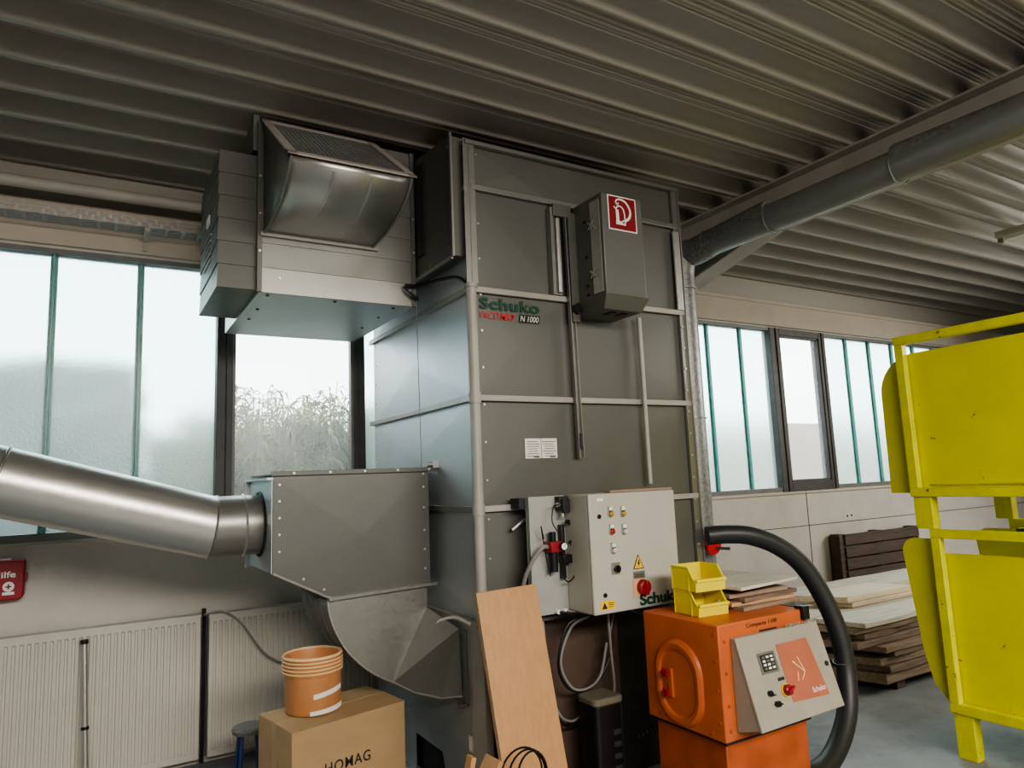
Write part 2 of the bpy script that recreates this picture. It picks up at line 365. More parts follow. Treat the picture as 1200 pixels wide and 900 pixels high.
B().box(XR-.06, XR, YB-.05, YB, 0, .93).out('leg', 'galv', T); B().box(XC, XC+.06, YB-.05, YB, 0, .93).out('leg', 'galv', T)
B().box(XR-.045, XR, YF-.018, YF, .93, top).box(XR-.004, XR+.004, YF-.03, YF+.01, .93, top).out('corner_angle', 'galv_light', T)
B().box(XR-.062, XR-.012, YF-.028, YF-.018, 2.585, 3.08).out('bright_strip', 'galv_bright', T)
B().box(XC, XC+.035, YF-.016, YF, 2.6, top).box(XC-.03, XC+.002, YF-.016, YF-.012, 2.6, top+.02).out('corner_angle', 'galv_light', T)
B().box(XC-.02, XR+.01, YF-.03, YF, top-.012, top+.01).box(XC-.03, XC, YF, YB, top-.012, top+.01).out('top_flange', 'galv_light', T)
screws('screw', [(XC+.055, YF+.004, z) for z in [1.03 + .19*i for i in range(13)]] + [(XR-.055, YF-.028, z) for z in (2.63, 2.66, 2.8, 2.82, 2.95)] + [(XR-.03, YF-.018, z) for z in [1.05 + .13*i for i in range(12)]], (0,-1,0), T)
screws('screw', [(XC, YB-.03, z) for z in [1.75 + .13*i for i in range(7)]] + [(XC, YF+.10, z) for z in (.75, .6, .5)] + [(XC, YF+.2, .2), (XC, YF+1.0, .35), (XC, YF+.95, .3)], (-1,0,0), T, r=.008)
# lower body
B().crossbreak((XC-.002, YB, .20), (XC-.002, YF+.03, .20), (XC-.002, YF+.03, .915), (XC-.002, YB, .915), .01).quad((XC-.002,YF+.03,0),(XC-.002,3.50,0),(XC-.002,3.58,.20),(XC-.002,YF+.03,.20)).quad((XC-.002,3.93,0),(XC-.002,YB,0),(XC-.002,YB,.2),(XC-.002,3.93,.2)).out('lower_side_panel', 'galv_window_lit', T, flat=True, recalc=False)
B().box(XC+.02, XC+.4, YF+.25, YF+.8, .0, .18).out('floor_drawer', 'grime_shade', T)
B().box(XC+.09, 2.46, YF+.02, YF+.03, .0, .9).out('rusty_cover', 'rust', T)
B().box(2.46, XR-.08, YF+.10, YF+.11, .0, .9).out('dark_base_opening', 'grime_shade', T)  # near-black sheet paints the shade of the open tower base
B().box(XC+.03, XC+.033+.0, YF+.05, YB, 0.0, .18).out('lower_rear_plate', 'grime_shade', T)
b = B()
for i in range(14): b.box(2.62+.028*i+.004*math.sin(i*5), 2.628+.028*i, YF+.085, YF+.10, .17+.006*i, .185+.006*i)
b.out('sill_strip', 'galv_light', T)
B().box(XC-.004, XC, 3.21, 3.27, .30, .37).out('sticker', 'paper', T)
# lettering
text('maker_lettering', 'Schuko', 'green', T, (1.675, YF-.004, 2.474), .365, .062, bold=.036, spacing=1.1)
text('model_lettering', 'VACO', 'red_letter', T, (1.675, YF-.004, 2.424), .115, .036, bold=.0, shear=.25)
text('model_lettering', 'MAT', 'red_letter', T, (1.797, YF-.004, 2.424), .09, .036, bold=.028, spacing=1.1, shear=.25)
pl = B().prism([(1.908, YF-.003, 2.419), (2.035, YF-.003, 2.419), (2.042, YF-.003, 2.463), (1.915, YF-.003, 2.463)], (0, .001, 0)).out('model_plate', 'ink', T)
text('model_lettering', 'N 1000', 'paper', pl, (1.916, YF-.0045, 2.425), .115, .031, bold=.0, shear=.25)
for xa in (1.912, 2.013):
    s = B().box(xa, xa+.097, YF-.004, YF-.0005, 1.703, 1.806).out('notice_plate', 'paper', T)
    l = B()
    for i in range(7):
        a = random.uniform(.005, .02); e = random.uniform(.07, .09); l.box(xa+a, xa+e, YF-.0048, YF-.004, 1.79-.0125*i-.002, 1.79-.0125*i+.001)
    l.box(xa+.05, xa+.085, YF-.0048, YF-.004, 1.707, 1.712); l.out('print', 'ink', s)
# channels / conduits
ch = thing('cable_channel', 'tall galvanized cable channel running down the tower front beside the wall box', 'channel', (2.2, 3.06, 1.70))
def chan(xt, xb_, zt, zb_, w, name='channel_profile'):
    b = B(); y0, y1 = YF-.05, YF-.024
    for a, c in ((0, .006), (w-.006, w)):
        b.hexa([(xb_+a,y0,zb_),(xb_+c,y0,zb_),(xb_+c,y1,zb_),(xb_+a,y1,zb_),(xt+a,y0,zt),(xt+c,y0,zt),(xt+c,y1,zt),(xt+a,y1,zt)])
    b.hexa([(xb_,y1-.004,zb_),(xb_+w,y1-.004,zb_),(xb_+w,y1,zb_),(xb_,y1,zb_),(xt,y1-.004,zt),(xt+w,y1-.004,zt),(xt+w,y1,zt),(xt,y1,zt)])
    return b.out(name, 'galv_light', ch)
chan(2.205, 2.222, 3.03, 1.70, .034)
B().box(2.115, 2.135, YF-.04, YF, 2.585, 3.08).box(2.145, 2.185, YF-.02, YF, 2.59, 3.03).out('guide_rail', 'galv_light', ch)
B().cyl((2.165, YF-.03, 2.6), (2.165, YF-.03, 3.02), .016, 10).out('guide_rod', 'galv_bright', ch)
B().box(2.13, 2.25, YF-.05, YF-.0, 3.03, 3.10).out('channel_head', 'galv', ch, bevel=.002)
B().box(2.227, 2.243, YF-.056, YF-.05, 1.75, 1.83).out('slot_cover', 'dark_metal', ch)
o = B().cyl((2.700, YF-.045, 2.50), (2.705, YF-.045, 1.545), .014, 12).out('conduit', 'post'); tag(o, 'thin pale conduit running from the grey wall box down to the control cabinet', 'conduit')
o = B().prism([(XC-.03, YF-.03, 2.60), (XC-.03, YF-.03, 3.43), (XC-.03, 3.62, 3.43), (XC-.03, 3.62, 2.60)], (-.04, 0, 0))
# side connection box between fan and tower
S = thing('connecting_duct', 'narrow galvanized connecting duct on the tower side next to the fan housing', 'duct', (1.57, 3.1, 2.75))
S_ = B().hexa([(1.55,3.12,2.75),(XC-.002,3.12,2.75),(XC-.002,3.72,2.75),(1.55,3.72,2.75),(1.55,3.12,3.40),(XC-.002,3.12,3.40),(XC-.002,3.72,3.48),(1.55,3.72,3.48)])
S_.out('duct_body', 'galv', S, bevel=.003)
B().box(1.538, 1.55, 3.10, 3.12, 2.74, 3.41).box(1.538, 1.55, 3.12, 3.6, 2.73, 2.748).out('flange', 'galv_light', S)
B().box(1.542, 1.55, 3.46, 3.56, 2.86, 3.4).out('slot_plate', 'dark_metal', S)
screws('screw', [(1.55, 3.15, 2.80), (1.55, 3.4, 2.77), (1.55, 3.56, 3.1), (1.55, 3.56, 3.3), (1.55, 3.15, 3.35)], (-1,0,0), S)

# fan housing with exhaust hood
FY, FB, FX0, FX1, FZ0, FZ1 = 3.60, 4.66, .69, 1.53, 2.59, 3.50
F = thing('fan_housing', 'galvanized fan housing box with grilled exhaust hood, hung high at the tower', 'fan housing', (1.1, 4.1, FZ0))
b = B()
nb = 7
zz = [FZ0 + (FZ1-FZ0)*i/nb for i in range(nb+1)]
for i in range(nb):   # flat panels with shallow press-brake steps
    a, c = zz[i], zz[i+1]; d = .006 if i else 0
    b.hexa([(FX0,FY-d,a),(FX1,FY-d,a),(FX1,FB,a),(FX0,FB,a),(FX0,FY,c),(FX1,FY,c),(FX1,FB,c),(FX0,FB,c)])
b.out('housing_shell', 'galv_light', F, flat=True)
B().crossbreak((FX0, FY, FZ0-.002), (FX0, FB, FZ0-.002), (FX1-.02, FB, FZ0-.002), (FX1, FY, FZ0-.002), .006).out('base_sheet', 'galv_window_lit', F, recalc=False, flat=True)
B().box(FX0-.012, FX0+.012, FY-.014, FY, FZ0, FZ1).box(FX1-.012, FX1+.01, FY-.014, FY, FZ0, FZ1).out('edge_angle', 'galv', F)
screws('screw', [(FX0+.1, FY-.004, FZ0+.08), (FX0, FY-.014, 3.0), (FX0, FY-.014, 2.8), (FX0, FY-.014, 3.2), (FX1, FY-.014, 2.9), (FX1, FY-.014, 3.1)], (0,-1,0), F)
screws('base_screw', [(FX0+.05, FY+.04, FZ0-.003), (FX0+.06, FY+.35, FZ0-.003), (FX0+.06, FY+.6, FZ0-.003), (FX0+.4, FY+.04, FZ0-.003), (FX1-.1, FY+.06, FZ0-.003), (FX1-.1, FY+.3, FZ0-.003), (FX1-.1, FY+.6, FZ0-.003)], (0,0,-1), F, r=.009, m='dark_metal')
# silencer casing (left)
b = B(); zs2 = [2.605 + .12*i for i in range(7)]
for a, c in zip(zs2[:-1], zs2[1:]):
    d = .006
    b.hexa([(.50-d,3.63-d,a),(FX0,3.63-d,a),(FX0,4.30,a),(.50-d,4.30,a),(.50,3.63,c),(FX0,3.63,c),(FX0,4.30,c),(.50,4.30,c)])
b.out('intake_casing', 'galv', F, flat=True)
B().prism([(FX0-.03,3.62,FZ1-.15),(FX0-.03,3.62,FZ1+.06),(FX0-.03,3.9,FZ1+.0),(FX0-.03,4.3,zs2[-1])], (.03,0,0)).out('side_gusset', 'galv', F)
lv = B()
for i in range(5): lv.box(.488, .5, 3.85+.0*i, 4.1, 2.80+.035*i, 2.812+.035*i)
lv.out('louvre', 'galv_light', F); B().box(.488, .495, 3.9, 4.0, 3.02, 3.07).out('sticker', 'paper', F)
# exhaust hood
HX0, HX1 = .71, 1.285; ztop = 3.50; ylip, zlip = 3.015, 3.07; hb = 2.90
arc = []
for i in range(13):
    t = i/12; p0 = Vector((ylip, zlip)); p2 = Vector((FY-.01, hb)); p1 = Vector((ylip+.10, hb+.0))
    q = p0*(1-t)**2 + p1*2*t*(1-t) + p2*t*t; arc.append((q.x, q.y))
H = B(); H.add([(HX0, a, z) for a, z in arc] + [(HX1, a, z) for a, z in arc], [(i, i+1, 14+i-0, 13+i) for i in range(12)])
hood = H.out('exhaust_hood', 'galv_bright', F, recalc=False, thick=.004)
for x in (HX0, HX1):
    B().add([(x, FY-.01, ztop)] + [(x, a, z) for a, z in arc], [tuple(range(14))]).out('hood_cheek', 'galv', hood, thick=.004)
    B().tube([(x, a-.004, z-.004) for a, z in arc], .006, 6).out('hood_seam', 'galv_light', hood)
for x in (HX0+.2, HX0+.385): B().tube([(x, a, z-.001) for a, z in arc[1:9]], .008, 8).out('hood_bead', 'galv_bright', hood)
def lerp(a, b, t): return Vector(a)*(1-t)+Vector(b)*t
c00, c10, c11, c01 = Vector((HX0-.02, ylip-.02, zlip-.004)), Vector((HX1+.02, ylip-.02, zlip-.004)), Vector((HX1+.02, FY-.01, ztop+.01)), Vector((HX0-.02, FY-.01, ztop+.01))
nrm = (c10-c00).cross(c01-c00).normalized()
fb_ = B()
for a, c, din in ((c00, c10, (c01-c00)), (c10, c11, (c00-c10)), (c11, c01, (c00-c01)), (c01, c00, (c10-c00))):
    d = din.normalized()*.045; fb_.prism([a, c, c+d, a+d], nrm*.008)
fb_.out('grille_frame', 'beam', hood, flat=True)
g = B(); nx, ny = 22, 22
def gp(u, v): return lerp(lerp(c00, c10, .06+.88*u), lerp(c01, c11, .06+.88*u), .07+.86*v)
for i in range(nx+1): g.bar(gp(i/nx, 0), gp(i/nx, 1), .003, .004, nrm)
for j in range(ny+1): g.bar(gp(0, j/ny), gp(1, j/ny), .003, .004, nrm)
g.out('wire_grille', 'frame_grey', hood, flat=True)
B().box(HX0-.02, HX1+.03, FY-.03, FY-.002, hb-.02, hb).out('hood_flange', 'post', hood)
B().quad(gp(0,0)-nrm*.05, gp(1,0)-nrm*.05, gp(1,1)-nrm*.05, gp(0,1)-nrm*.05).out('grille_painted_shade', 'black', hood)  # black sheet behind the wires paints the shade inside the hood
# cable + cord at fan corner
cab = thing('motor_cable', 'black motor cable clamped to the lower right corner of the fan housing', 'cable', (1.5, 3.58, 2.66))
B().tube(spline([(1.47, 3.575, 2.70), (1.53, 3.55, 2.70), (1.57, 3.4, 2.69), (1.60, 3.2, 2.66), (1.62, 3.10, 2.60)]), .009, 8).out('cable', 'black', cab)
b = B()
for i in range(5): b.tube(spline([(1.46+.02*i, 3.575, 2.69-.012*i), (1.49+.012*i, 3.56, 2.655-.01*i), (1.53, 3.575, 2.64)]), .005, 6)
b.out('clamp', 'dark_metal', cab)
o = B().cyl((1.545, 3.60, 2.64), (1.535, 3.555, 1.685), .0025, 6).out('hanging_cord', 'grey_cable'); tag(o, 'thin cord hanging from the fan housing down to the intake box', 'cord')

# intake box + elbow
I = thing('intake_box', 'grey galvanized intake box with curved elbow below, joined to the tower side', 'duct', (1.2, 3.55, .6))
IX0, IX1, IY0, IY1 = .755, 1.572, 3.555, 4.11
poly = [(IX0, 1.205), (IX0, 1.662), (IX1, 1.675), (IX1, 1.064), (1.035, 1.060)]
b = B(); n = 5
fr_ = [(x, IY0, z) for x, z in poly]; bk = [(x, IY1, z) for x, z in poly]
cx = Vector((1.2, IY0-.007, 1.35))
b.add(fr_ + [cx], [(i, (i+1) % 5, 5) for i in range(5)]); b.add(bk, [(4,3,2,1,0)])
b.add(fr_ + bk, [(i, i+5, (i+1) % 5+5, (i+1) % 5) for i in range(5)])
b.out('intake_chamber', 'galv', I, flat=True)
B().box(IX0-.008, IX1+.045, IY0-.018, IY0+.01, 1.663, 1.685).box(IX0, IX1, IY0, IY1, 1.667, 1.674).out('top_flange', 'galv', I)
B().bar((1.02, IY0-.012, 1.052), (IX1+.03, IY0-.012, 1.068), .026, .016).bar((IX0, IY0-.004, 1.20), (1.03, IY0-.004, 1.055), .014, .01).out('lower_flange', 'galv_light', I)
B().prism([(IX0-.003, IY0-.0, 1.20), (IX0-.003, IY0, 1.65), (IX0-.003, IY1, 1.65), (IX0-.003, IY1, 1.20)], (-.004, 0, 0)).box(IX0-.03, IX0, IY1-.01, IY1, 1.19, 1.655).box(IX0-.03, IX0, IY0, IY1, 1.645, 1.655).out('inlet_plate', 'galv_window_lit', I)
screws('screw', [(IX0+.03, IY0, z) for z in (1.3, 1.38, 1.46, 1.54, 1.62)] + [(IX1-.03, IY0, z) for z in (1.15, 1.25, 1.35, 1.47, 1.58, 1.65)] + [(.9, IY0, 1.16), (1.0, IY0, 1.10)] + [(.85+.18*i, IY0-.018, 1.674) for i in range(5)], (0,-1,0), I)
B().cyl((1.56, IY0-.01, 1.70), (1.60, IY0-.01, 1.70), .014, 10).box(1.59, 1.628, IY0-.03, IY0+.02, 1.68, 1.715).out('bracket', 'galv_bright', I)
# elbow: front face polygon with creases, curved outer sheet
E = []
cxE, czE = 1.62, 1.06
for i in range(15):
    t = i/14; a = math.radians(180 + 62*t)
    E.append((cxE + (.60 - .04*t) * math.cos(a), czE - .02 + (.02 if 0 else 0) + .50*math.sin(a)))
ey0, ey1 = IY0+.01, IY1-.02
nE = len(E)
tip = E[-1]
eb = B().add([(x, ey0, z) for x, z in E] + [(x, ey1, z) for x, z in E], [(i, i+1, nE+i+1, nE+i) for i in range(nE-1)])
elb = eb.out('elbow_sheet', 'galv', I, recalc=False, thick=.003)
A1 = (1.555, ey0, 1.05); A0 = (E[0][0], ey0, 1.05)
K1 = (1.552, ey0, .945)
O1, O2 = (1.60, 3.29, .870), (1.60, 3.26, .555)     # outlet flange mouth on the tower side
TP = (tip[0], ey0, tip[1])
B().add([A0, A1, K1] + [(x, ey0, z) for x, z in E[::-1]], [tuple(range(3+nE))]).out('elbow_face', 'galv_light', I, flat=True, thick=.003)
B().add([K1, O1, TP], [(0, 1, 2)]).out('transition_face', 'galv_bright', I, flat=True, thick=.003)
low = [Vector(TP), Vector((TP[0]+.08, 3.47, TP[2]-.045)), Vector((1.52, 3.33, .545)), Vector(O2)]
B().add([TP, O1, O2, low[2], low[1]], [(0, 1, 2, 3, 4)]).out('transition_face', 'galv', I, flat=True, thick=.003)
bk_ = [Vector((p.x, ey1, p.z)) for p in low]
B().add(low + bk_, [(i, i+1, 5+i, 4+i) for i in range(3)]).out('elbow_bottom', 'galv', I, recalc=False, thick=.003)
B().box(1.585, 1.60, 3.19, 3.225, .53, .88).box(1.585, 1.60, 3.22, ey1, .53, .55).box(1.555, 1.6, 3.19, 3.24, .525, .54).out('outlet_flange', 'galv', I, bevel=.002)
for k in range(3):
    B().tube([(x-.002, ey0+.13*(k+1), z) for x, z in E], .004, 6).out('elbow_seam', 'galv_light', elb)
B().tube([(x, ey0-.003, z) for x, z in E] + [Vector(p) for p in low[1:]], .005, 6).out('elbow_seam', 'galv_bright', elb)
o = B().tube(spline([(1.60, 3.16, .915), (1.59, 3.3, .925), (1.575, 3.42, .90), (1.56, 3.45, .88)]), .008, 8).out('compressed_air_tube', 'white', I)

# big pipe
Pp = thing('suction_pipe', 'large shiny galvanized suction pipe sloping up to the left from the intake box', 'pipe', (.5, 3.8, 1.42))
J = Vector((.515, 3.81, 1.425)); D = Vector((-1.83, -.10, .545)); R_ = .15
def ringcut(p, nrm_, axis, r, n=40):   # ring where a cylinder (axis through p) meets plane with normal nrm_
    axis = axis.normalized(); u = Vector((0,0,1)); u = (u - axis*u.dot(axis)).normalized(); w_ = axis.cross(u); o = []
    for j in range(n):
        q = (u*math.cos(2*math.pi*j/n) + w_*math.sin(2*math.pi*j/n))*r
        o.append(p + q - axis*(q.dot(nrm_)/axis.dot(nrm_)))
    return o
d2 = D.normalized(); mit = (Vector((-1,0,0)) + d2).normalized()
r1 = ringcut(J, mit, Vector((-1,0,0)), R_); r2 = ringcut(J, mit, d2, R_); far = [q + D*1.6 for q in ringcut(J, d2, d2, R_)]
col = ringcut(Vector((.752, 3.83, 1.425)), Vector((-1,0,0)), Vector((-1,0,0)), R_)
n = 40
B().add(col + r1, [(i, (i+1) % n, n+(i+1) % n, n+i) for i in range(n)]).out('pipe_elbow', 'galv_light', Pp, recalc=False)
def ring_tube(cs, r): return B().tube(cs + [cs[0], cs[1]], r, 6)
ring_tube(r1, .006).out('elbow_seam', 'galv_light', Pp); ring_tube(ringcut(Vector((.66, 3.825, 1.425)), Vector((-1,0,0)), Vector((-1,0,0)), R_+.002), .006).out('elbow_seam', 'galv_bright', Pp)
ring_tube(ringcut(Vector((.745, 3.83, 1.425)), Vector((-1,0,0)), Vector((-1,0,0)), R_+.008), .008).out('collar', 'dark_metal', Pp)
B().add(r2 + far, [(i, (i+1) % n, n+(i+1) % n, n+i) for i in range(n)]).out('pipe_section', 'galv_bright', Pp, recalc=False)
pm = J + D*.475
ring_tube(ringcut(pm, d2, d2, R_+.004), .007).out('pipe_joint', 'galv_light', Pp)
B().cyl(J + Vector((0,-.035,R_-.003)), J + D*1.6 + Vector((0,-.035,R_-.003)), .004, 6).out('pipe_seam', 'galv_light', Pp)

# wall-mounted extinguisher box on tower front
X = thing('fire_equipment_box', 'grey sheet metal box on the tower front carrying a red fire equipment sign', 'box', (2.41, 2.93, 2.50))
ex0, ex1, ey, eb_, ez0, ez1 = 2.275, 2.555, 2.80, YF-.002, 2.54, 3.10
B().box(ex0, ex1, ey, eb_, ez0, ez1).out('box_body', 'galv', X, bevel=.006)
B().hexa([(ex0+.01,ey+.04,ez0-.07),(ex1-.01,ey+.04,ez0-.07),(ex1-.01,eb_,ez0-.07),(ex0+.01,eb_,ez0-.07),(ex0-.01,ey-.012,ez0+.005),(ex1+.012,ey-.012,ez0+.005),(ex1+.012,eb_,ez0+.005),(ex0-.01,eb_,ez0+.005)]).out('box_base', 'galv', X, bevel=.004)
B().box(ex0-.004, ex0, ey+.02, ey+.10, ez0+.02, ez1-.03).out('side_strip', 'galv_bright', X)
B().box(ex0-.05, ex0-.0, eb_-.05, eb_, ez0-.10, ez1-.04).out('mounting_bracket', 'galv', X)
for z in (2.66, 2.93): B().cyl((ex0-.012, ey+.08, z), (ex0, ey+.08, z), .012, 8).bar((ex0-.012, ey+.05, z-.02), (ex0-.012, ey+.11, z+.03), .006, .008).bar((ex0-.012, ey+.11, z-.01), (ex0-.012, ey+.06, z+.035), .005, .006).out('latch', 'galv_bright', X)
for z in (2.57, 2.62, 2.78, 2.98): B().cyl((ex0-.007, ey+.15, z), (ex0-.003, ey+.15, z), .009, 8).out('hole_plug', 'black', X)
B().tube([(ex0-.025, eb_-.055, ez0-.03), (ex0-.025, eb_-.07, ez0-.03)], .032, 6).out('cable_opening', 'black', X)
for a_ in (2.36, 2.44): B().box(a_, a_+.04, ey+.08, ey+.145, ez0-.075, ez0-.069).out('vent_slot', 'black', X)
sg = thing('fire_equipment_sign', 'square red sign with white extinguisher and hose symbol on the grey wall box', 'sign', (2.41, ey-.002, 2.90))
q0, q1, r0, rz1 = 2.315, 2.51, 2.898, 3.092
B().box(q0, q1, ey-.004, ey-.001, r0, rz1).out('sign_border', 'sign_white', sg)
B().box(q0+.007, q1-.007, ey-.005, ey-.0038, r0+.007, rz1-.007).out('sign_face', 'sign_red', sg)
def sp(u, v): return (q0 + (q1-q0)*u, ey-.006, r0 + (rz1-r0)*v)
b = B()
b.prism([sp(.26,.17), sp(.60,.17), sp(.60,.27), sp(.26,.27)], (0,.001,0))
b.prism([sp(.27,.27), sp(.38,.27), sp(.36,.60), sp(.27,.60)], (0,.001,0))
def stroke(pts, w0, w1):
    P2 = spline([(p[0], p[1], 0) for p in pts], 6); k = len(P2)
    for i in range(k-1):
        d = (P2[i+1]-P2[i]).normalized(); nn = Vector((-d.y, d.x, 0)); wa = w0+(w1-w0)*i/k; wb = w0+(w1-w0)*(i+1)/k
        b.prism([sp(*(P2[i]+nn*wa)[:2]), sp(*(P2[i+1]+nn*wb)[:2]), sp(*(P2[i+1]-nn*wb)[:2]), sp(*(P2[i]-nn*wa)[:2])], (0,.001,0))
stroke([(.27,.60), (.32,.68), (.42,.71), (.52,.65), (.57,.5), (.58,.34)], .02, .02)
stroke([(.27,.80), (.32,.88), (.45,.91), (.62,.86), (.75,.70), (.78,.55), (.72,.40), (.58,.30), (.48,.25)], .02, .045)
stroke([(.27,.80), (.33,.76), (.38,.80)], .02, .02); stroke([(.33,.76), (.36,.70)], .02, .015); stroke([(.20,.68), (.27,.62)], .015, .015)
b.out('sign_symbol', 'sign_white', sg, flat=True)

# ------------------------------------------------------------------ control cabinet
K = thing('control_cabinet', 'pale grey electrical control cabinet with coloured buttons mounted on the tower', 'cabinet', (2.32, 2.9, .95))
kx0, kx1, ky0, ky1, kz0, kz1 = 2.05, 2.598, 2.75, 2.96, .95, 1.512
B().box(kx0, kx1, ky0+.022, ky1, kz0, kz1).out('cabinet_body', 'cab', K, bevel=.005)
B().box(kx0-.002, kx1+.002, ky0, ky0+.019, kz0-.002, kz1+.002).out('door', 'cab', K, bevel=.007)
B().box(1.834, 2.14, 2.962, 2.970, .94, 1.510).box(1.834, 1.842, 2.962, 2.985, .94, 1.510).out('mounting_plate', 'plate', K, bevel=.002)
B().box(1.80, 1.86, 2.986, 3.066, 1.455, 1.505).out('mounting_bracket', 'dark_metal', K); B().box(1.95, 2.6, 2.971, 3.066, 1.0, 1.03).out('mounting_bracket', 'dark_metal', K)
B().box(1.86, 2.6, 3.03, 3.064, .90, .918).out('bottom_rail', 'galv', K)
def button(x, z, capm):
    h = B().box(x-.013, x+.013, ky0-.010, ky0, z-.004, z+.026).cyl((x, ky0-.010, z-.010), (x, ky0, z-.010), .016, 16).out('indicator', 'galv_bright', K)
    B().box(x-.010, x+.010, ky0-.0115, ky0-.009, z+.006, z+.024).out('legend_plate', 'white', h)
    B().tube([(x, ky0-.010, z-.010), (x, ky0-.018, z-.010), (x, ky0-.022, z-.010)], [.012, .012, .007], 16).out('lens', capm, h)
M['lens_amber'] = mat('amber_lens', (.40, .26, .05), .25); M['lens_red'] = mat('red_lens', (.40, .02, .02), .25); M['lens_white'] = mat('clear_lens', (.55, .53, .48), .25)
button(2.172, 1.425, 'lens_amber'); button(2.250, 1.422, 'lens_amber'); button(2.174, 1.340, 'lens_red'); button(2.252, 1.336, 'lens_white'); button(2.178, 1.250, 'lens_white')
ks = B().box(2.160, 2.212, ky0-.006, ky0, 1.128, 1.182).out('rotary_switch', 'galv_bright', K)
B().cyl((2.188, ky0-.022, 1.153), (2.188, ky0-.005, 1.153), .017, 16).box(2.183, 2.193, ky0-.030, ky0-.02, 1.137, 1.169).out('switch_knob', 'black', ks)
for x, z in ((2.105, 1.405), (2.115, 1.035)): B().cyl((x, ky0-.004, z), (x, ky0, z), .011, 14).out('door_lock', 'black', K)
B().box(kx1-.012, kx1+.006, ky0+.006, ky0+.03, 1.39, 1.425).out('hinge', 'dark_metal', K); B().box(2.095, 2.135, ky0-.002, ky0, 1.478, 1.492).out('label_plate', 'white', K)
tr_ = B().prism([(2.296, ky0-.002, 1.138), (2.366, ky0-.002, 1.138), (2.331, ky0-.002, 1.208)], (0,.002,0)).out('warning_triangle', 'ink', K)
B().prism([(2.303, ky0-.003, 1.142), (2.359, ky0-.003, 1.142), (2.331, ky0-.003, 1.199)], (0,.001,0)).out('triangle_face', 'signal_yellow', tr_)
B().prism([(2.333, ky0-.004, 1.183), (2.322, ky0-.004, 1.163), (2.330, ky0-.004, 1.163), (2.325, ky0-.004, 1.147), (2.341, ky0-.004, 1.168), (2.333, ky0-.004, 1.168), (2.339, ky0-.004, 1.183)], (0,.001,0)).out('lightning_symbol', 'ink', tr_)
lb = B().box(2.295, 2.368, ky0-.002, ky0, 1.092, 1.126).out('label_plate', 'lid', K)
B().box(2.302, 2.361, ky0-.003, ky0-.002, 1.110, 1.113).box(2.302, 2.355, ky0-.003, ky0-.002, 1.102, 1.105).out('print', 'ink', lb)
ms = B().box(2.288, 2.36, ky0-.004, ky0, 1.005, 1.092).out('main_switch', 'signal_yellow', K)
ms.data.materials[0] = mat('faded_orange', (.62, .34, .20), .5)
B().tube([(2.346, ky0-.004, 1.050), (2.346, ky0-.028, 1.050), (2.346, ky0-.033, 1.050)], [.038, .036, .030], 24).box(2.338, 2.354, ky0-.046, ky0-.03, 1.016, 1.084).out('red_knob', 'red', ms, bevel=.002)
ol = B().box(2.085, 2.17, ky0-.002, ky0, .968, 1.010).out('warning_label', 'signal_yellow', K)
B().prism([(2.091, ky0-.003, .973), (2.125, ky0-.003, .973), (2.108, ky0-.003, 1.003)], (0,.001,0)).box(2.13, 2.165, ky0-.003, ky0-.002, .996, .999).box(2.13, 2.162, ky0-.003, ky0-.002, .988, .991).box(2.13, 2.158, ky0-.003, ky0-.002, .979, .982).out('print', 'ink', ol)
text('maker_lettering', 'Schuko', 'green', K, (2.325, ky0-.004, .962), .268, .056, bold=.035)
# pneumatics on plate
Q = B().box(2.045, 2.10, 2.99, 3.034, 1.43, 1.50).box(2.05, 2.09, 2.965, 2.99, 1.42, 1.485).out('solenoid_valve', 'dark_metal', K, bevel=.003)
B().cyl((2.035, 3.0, 1.46), (2.05, 3.0, 1.46), .012, 10).cyl((2.06, 2.99, 1.40), (2.06, 2.99, 1.43), .010, 8).out('fitting', 'galv_bright', Q)
Rg = B().box(1.968, 2.038, 2.965, 3.034, 1.235, 1.285).out('regulator', 'red', K, bevel=.004)
B().cyl((2.0, 3.0, 1.285), (2.0, 3.0, 1.33), .017, 12).out('knob', 'black', Rg)
B().cyl((2.0, 3.0, 1.235), (2.0, 3.0, 1.14), .022, 14).out('filter_bowl', 'black', Rg)
gg = B().cyl((2.03, 2.945, 1.262), (2.03, 2.966, 1.262), .020, 20).out('pressure_gauge', 'dark_metal', Rg); B().cyl((2.03, 2.943, 1.262), (2.03, 2.946, 1.262), .016, 20).out('dial', 'white', gg)
B().bar((2.03, 2.942, 1.262), (2.038, 2.942, 1.27), .002, .002).out('needle', 'ink', gg)
B().box(2.05, 2.105, 2.985, 3.034, 1.175, 1.215).box(2.055, 2.075, 3.0, 3.034, 1.10, 1.36).out('valve_block', 'black', K, bevel=.003)
b = B()
for r_, dx in ((.055, 0), (.062, .004), (.05, -.004)):
    b.tube([(2.075+dx+r_*math.cos(t), 2.99, 1.32+r_*math.sin(t)) for t in [math.radians(-70+10*i) for i in range(17)]], .0035, 6)
b.tube(spline([(2.04, 2.99, 1.46), (2.0, 2.98, 1.45), (1.99, 2.98, 1.38), (2.02, 2.98, 1.33)]), .003, 6)
b.tube(spline([(2.02, 2.98, 1.13), (2.06, 2.97, 1.09), (2.11, 2.98, 1.12), (2.11, 2.99, 1.18)]), .0035, 6)
b.tube(spline([(1.95, 3.0, 1.30), (1.93, 2.99, 1.36), (1.96, 3.0, 1.20), (1.98, 3.0, 1.12)]), .003, 6)
b.out('air_hoses', 'black', K)
B().tube(spline([(1.975, 3.0, 1.26), (1.93, 2.99, 1.26), (1.885, 3.02, 1.19), (1.865, 3.070, 1.08), (1.865, 3.085, .9)]), .011, 10).out('supply_hose', 'grey_cable', K)
for x in (2.026, 2.068): B().cyl((x, 3.01, .945), (x, 3.034, .945), .011, 10).out('cable_gland', 'white', K)
